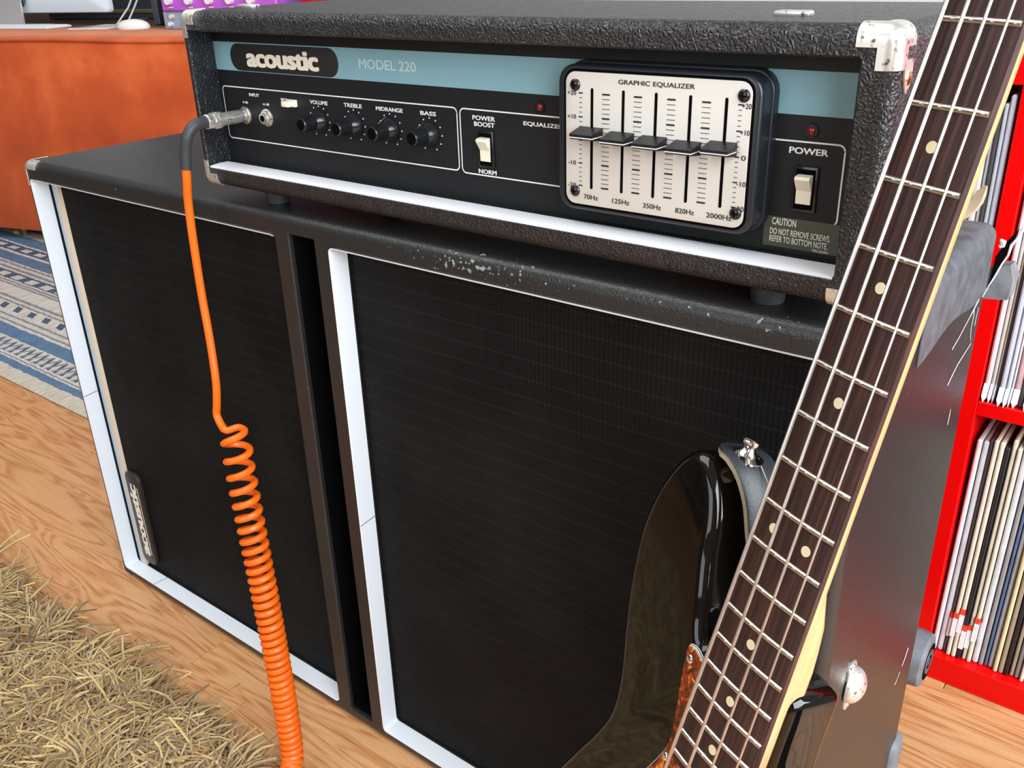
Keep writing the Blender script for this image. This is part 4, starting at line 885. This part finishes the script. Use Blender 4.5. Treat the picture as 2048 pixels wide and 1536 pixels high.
# ------------------------------------------------------------------ bass guitar
BM = Matrix(((-.13051748, .91265822, -.38732437, 1.00800559), (-.24533892, -.4082468, -.87928571, .0057046), (-.96061126, -.01973641, .27719393, .93165462), (0, 0, 0, 1)))
bass = thing('bass_guitar', 'glossy black electric bass guitar leaning against the speaker cabinet', 'bass guitar', BM)
SCL = .8636; fret = lambda n: SCL*(1-2**(-n/12)); half = lambda s: .5*(.0413+(.0629-.0413)*s/fret(20))
ctrl = [(.5225, -.0440), (.5100, -.0500), (.4960, -.0535), (.4710, -.0610), (.4475, -.0655), (.4290, -.0735), (.4150, -.0860), (.4105, -.0960), (.4130, -.1050), (.4200, -.1130), (.4354, -.1215), (.4568, -.1285), (.4872, -.1320), (.5280, -.1270), (.5601, -.1190), (.5932, -.1092), (.6219, -.1065), (.6489, -.1150), (.6830, -.1310), (.73, -.1510), (.78, -.1610), (.83, -.1590), (.88, -.1430), (.92, -.1130), (.945, -.070), (.9545, -.020), (.9545, .030), (.945, .080), (.92, .128), (.88, .160), (.83, .174), (.78, .170), (.73, .150), (.69, .126), (.65, .110), (.61, .106), (.58, .111), (.555, .118), (.535, .120), (.519, .112), (.513, .100), (.520, .088), (.545, .077), (.568, .066), (.580, .055), (.578, .044), (.565, .0375), (.545, .0355), (.522, .0350), (.511, .0335), (.5065, .0270), (.506, .010), (.506, -.012), (.5065, -.0275), (.5110, -.0335), (.5195, -.0370)]
ol = catmull([(a, b, 0) for a, b in ctrl], 6)
n_ = len(ol); area2 = sum(ol[i].x*ol[(i+1) % n_].y-ol[(i+1) % n_].x*ol[i].y for i in range(n_)); sg = 1 if area2 > 0 else -1
nrm = []
for i in range(n_):
    d = (ol[(i+1) % n_]-ol[i-1]).normalized(); nrm.append(Vector((-d.y, d.x, 0))*sg)   # inward
TOP, BOT, RR = -.0112, -.0555, .0096
loops = []
for k in range(8):
    a = PI/2*k/7; o_ = RR*(1-math.sin(a)); loops.append([(p.x+m.x*o_, p.y+m.y*o_, TOP-RR*(1-math.cos(a))) for p, m in zip(ol, nrm)])
for k in range(7, -1, -1):
    a = PI/2*k/7; o_ = RR*(1-math.sin(a)); loops.append([(p.x+m.x*o_, p.y+m.y*o_, BOT+RR*(1-math.cos(a))) for p, m in zip(ol, nrm)])
part('body', G().loft(loops), 'gloss_body', bass, smooth=40)
# pickguard: three layers
pg = [(.5262, -.0485), (.5290, -.0530), (.5380, -.0530), (.5576, -.0495), (.5749, -.0460), (.5920, -.0432), (.6040, -.0440), (.6150, -.0475), (.6285, -.0530), (.66, -.066), (.70, -.070), (.74, -.060), (.765, -.030), (.775, .02), (.80, .07), (.82, .11), (.815, .135), (.79, .145), (.74, .128), (.69, .100), (.645, .085), (.60, .085), (.572, .078), (.600, .050), (.602, .033), (.603, .0), (.602, -.031), (.570, -.0305), (.545, -.030), (.533, -.034), (.527, -.042)]
pl2 = catmull([(a, b, 0) for a, b in pg], 5); m_ = len(pl2)
A2 = sum(pl2[i].x*pl2[(i+1) % m_].y-pl2[(i+1) % m_].x*pl2[i].y for i in range(m_)); sg2 = 1 if A2 > 0 else -1
pn2 = []
for i in range(m_):
    d = (pl2[(i+1) % m_]-pl2[i-1]).normalized(); pn2.append(Vector((-d.y, d.x, 0))*sg2)
def layer(o0, o1, h0, h1): return G().loft([[(p.x+q.x*o0, p.y+q.y*o0, h0) for p, q in zip(pl2, pn2)], [(p.x+q.x*o1, p.y+q.y*o1, h1) for p, q in zip(pl2, pn2)]])
pk = part('pickguard', layer(.0012, .0019, TOP+.0016, TOP+.0023), 'tortoiseshell', bass, smooth=20)
part('white_ply', layer(.0007, .0012, TOP+.0010, TOP+.0016), 'white_trim', pk, smooth=20)
part('black_ply', layer(.0004, .0007, TOP+.0006, TOP+.0010), 'slot_black', pk, smooth=20)
part('white_ply', layer(0, .0004, TOP, TOP+.0006), 'white_trim', pk, smooth=20)
for a, b in ((.5360, -.0475), (.6088, -.0405), (.70, -.063), (.80, .132), (.69, .092), (.765, .0)):
    part('screw', G().sphere((a, b, TOP+.0023), .0031, 14, 6, (1, 1, .35)), 'chrome', pk)
# neck
S = [-.004, .02, .1, .2, .3, .40, .44, .462, .478, .492, .51, .56, .598]
dep = lambda s: .0185 if s < .1 else .0185+.0035*(s-.1)/.34 if s < .44 else .022+.004*min(1, (s-.44)/.05)
loops = []
for s in S:
    hw = half(max(s, 0))-.0002; d_ = dep(s); sq = 0 if s < .44 else min(1, (s-.44)/.052)
    lp_ = [(s, hw, -.0052)]
    for k in range(13):
        a = PI*k/12; cw = math.cos(a); sw_ = math.sin(a)
        e = 2.3+10*sq
        xx = math.copysign(abs(cw)**(2/e), cw)*hw; hh_ = -.0055-(d_-.0055)*abs(sw_)**(2/e)
        lp_.append((s, xx, hh_))
    lp_.append((s, -hw, -.0052)); loops.append(lp_)
nk = part('neck', G().loft(loops), 'maple', bass, smooth=40)
loops = []; RAD = .24
for s in (0, .1, .2, .3, .4, .5, .598):
    hw = half(s); lp_ = []
    for k in range(9):
        xx = hw*(1-k/4); lp_.append((s, xx, -(xx*xx)/(2*RAD)))
    lp_ += [(s, -hw, -.0053), (s, hw, -.0053)]; loops.append(lp_)
fb = part('fretboard', G().loft(loops), 'rosewood', bass, smooth=30)
for n in range(1, 21):
    s = fret(n); hw = half(s)-.0008; pts = [(s, hw*(1-2*k/8), .0003-((hw*(1-2*k/8))**2)/(2*RAD)) for k in range(9)]
    part('fret', G().loft([[(p[0]-.0016, p[1], p[2]-.0004), (p[0]-.0011, p[1], p[2]+.0007), (p[0], p[1], p[2]+.0010), (p[0]+.0011, p[1], p[2]+.0007), (p[0]+.0016, p[1], p[2]-.0004)] for p in pts]), 'nickel_fret', fb, smooth=60)
def dot(s, w_): part('position_dot', G().cyl((s, w_, -.0008), (s, w_, .00022-(w_*w_)/(2*RAD)), .0031, None, 24), 'dot_cream', fb, smooth=30)
for n in (3, 5, 7, 9, 15, 17, 19): dot((fret(n)+fret(n-1))/2, 0)
for w_ in (-.0128, .0128): dot((fret(12)+fret(11))/2, w_)
part('nut', G().bbox(-.004, -.0205, -.004, 0, .0205, .0022, .0006, 1), 'dot_cream', bass)
for k, (w0, w1, r_) in enumerate(((-.0158, -.0285, .00128), (-.0053, -.0095, .00108), (.0053, .0095, .00088), (.0158, .0285, .00068))):
    part('string', G().tube([(-.09-.025*k, w0*.9-.006*0, -.006), (-.002, w0, .0024+r_), (.45, w0+(w1-w0)*.52, .0036+r_), (SCL, w1, .0062+r_), (SCL+.022, w1, .004)], r_, 8), 'string_steel', bass)
hs = catmull([(-.002, -.0207, 0), (-.025, -.024, 0), (-.045, -.044, 0), (-.075, -.047, 0), (-.12, -.038, 0), (-.17, -.028, 0), (-.205, -.014, 0), (-.212, .006, 0), (-.195, .022, 0), (-.172, .018, 0), (-.15, .024, 0), (-.10, .034, 0), (-.05, .034, 0), (-.022, .024, 0), (-.002, .0207, 0)], 4)
part('headstock', G().loft([[(p.x, p.y, -.0075) for p in hs], [(p.x, p.y, -.0200) for p in hs]]), 'maple', bass)
for k in range(4):
    s = -.055-.036*k; yb = -.046+.007*k
    tn = part('tuner', G().cyl((s, yb*.45, -.021), (s, yb*.45, .004), .0065, .0055, 16), 'chrome', bass)
    part('tuner_shaft', G().cyl((s, yb*.5, -.026), (s, yb-.018, -.026), .003, None, 10), 'chrome', tn)
    part('tuner_key', G().bbox(s-.014, yb-.040, -.030, s+.014, yb-.017, -.022, .0035, 2), 'chrome', tn)
for (a0, a1, b0, b1) in ((.690, .714, -.034, .002), (.716, .740, -.002, .036)):
    part('pickup', G().bbox(a0, b0, TOP-.002, a1, b1, TOP+.010, .003, 2), 'gloss_black', bass)
part('bridge', G().bbox(.852, -.040, TOP-.001, .905, .040, TOP+.003, .002, 1).bbox(.900, -.040, TOP, .905, .040, TOP+.012, .001, 1), 'chrome', bass)
for a, b in ((.755, .105), (.782, .120)):
    part('control_knob', G().cyl((a, b, TOP+.002), (a, b, TOP+.018), .0095, .0085, 20), 'chrome', bass)
# strap button on the horn
B0 = Vector((.4125, -.0790, -.0335)); bd_ = Vector((-.965, .10, .05)).normalized()
part('strap_button', G().cyl(B0, B0+bd_*.0215, .008, None, 24, prof=[(0, .0100), (.30, .0100), (.33, .0122), (.38, .0118), (.46, .0085), (.56, .0050), (.68, .0038), (.76, .0050), (.82, .0058), (.92, .0058), (.98, .0044), (1, .002)]), 'chrome', bass)

# strap hanging from the button
SB = BM @ Vector((.404, -.079, -.034))
strap = thing('guitar_strap', 'black leather guitar strap end fastened on the bass horn button', 'strap', Matrix.Translation(SB))
ctr = catmull([(.4060, -.0985, -.0350), (.4050, -.0930, -.0350), (.4043, -.0840, -.0350), (.4060, -.0740, -.0350), (.4130, -.0640, -.0360), (.4260, -.0550, -.0385), (.4450, -.0480, -.0430), (.4700, -.0400, -.0500), (.510, -.030, -.066), (.56, -.020, -.072), (.64, -.01, -.074), (.74, 0, -.074)], 6, False)
wds = [.003, .0125, .0190, .0195, .0185, .0180, .0185, .0190, .021, .023, .023, .023]
wdl = []
for i in range(len(ctr)):
    t = i/6; k = min(int(t), len(wds)-2); wdl.append(wds[k]+(wds[k+1]-wds[k])*(t-k))
top = G(); edge = G(); Lf = []; TK = .0030
for i, p in enumerate(ctr):
    t = (ctr[min(i+1, len(ctr)-1)]-ctr[max(i-1, 0)]).normalized(); wv = Vector((0, 0, 1)); wv = (wv-t*wv.dot(t)).normalized(); nn = t.cross(wv)
    if nn.x > 0: nn = -nn
    h_ = wdl[i]
    Lf.append([(BM @ q)-SB for q in (p+wv*h_, p+wv*h_*.93+nn*TK*.45, p+nn*TK*.6, p-wv*h_*.93+nn*TK*.45, p-wv*h_, p-wv*h_-nn*TK, p-nn*TK, p+wv*h_-nn*TK)])
part('leather', G().loft([[l[0], l[1], l[2], l[3], l[4]] for l in Lf], closed=False, cap0=False, cap1=False), 'leather_black', strap, smooth=50)
part('suede_backing', G().loft([[l[4], l[5], l[6], l[7], l[0]] for l in Lf], closed=False, cap0=False, cap1=False), 'suede_edge', strap, smooth=50)
part('button_slit', G().loft([[(BM @ Vector(q))-SB for q in ((.4025+.0125*u, -.0715+.0165*u, -.0365+k_*.0006*(1-u*.7)) for u in (0, .35, .7, 1))] for k_ in (-1, 1)], closed=False, cap0=False, cap1=False), 'suede_edge', strap)
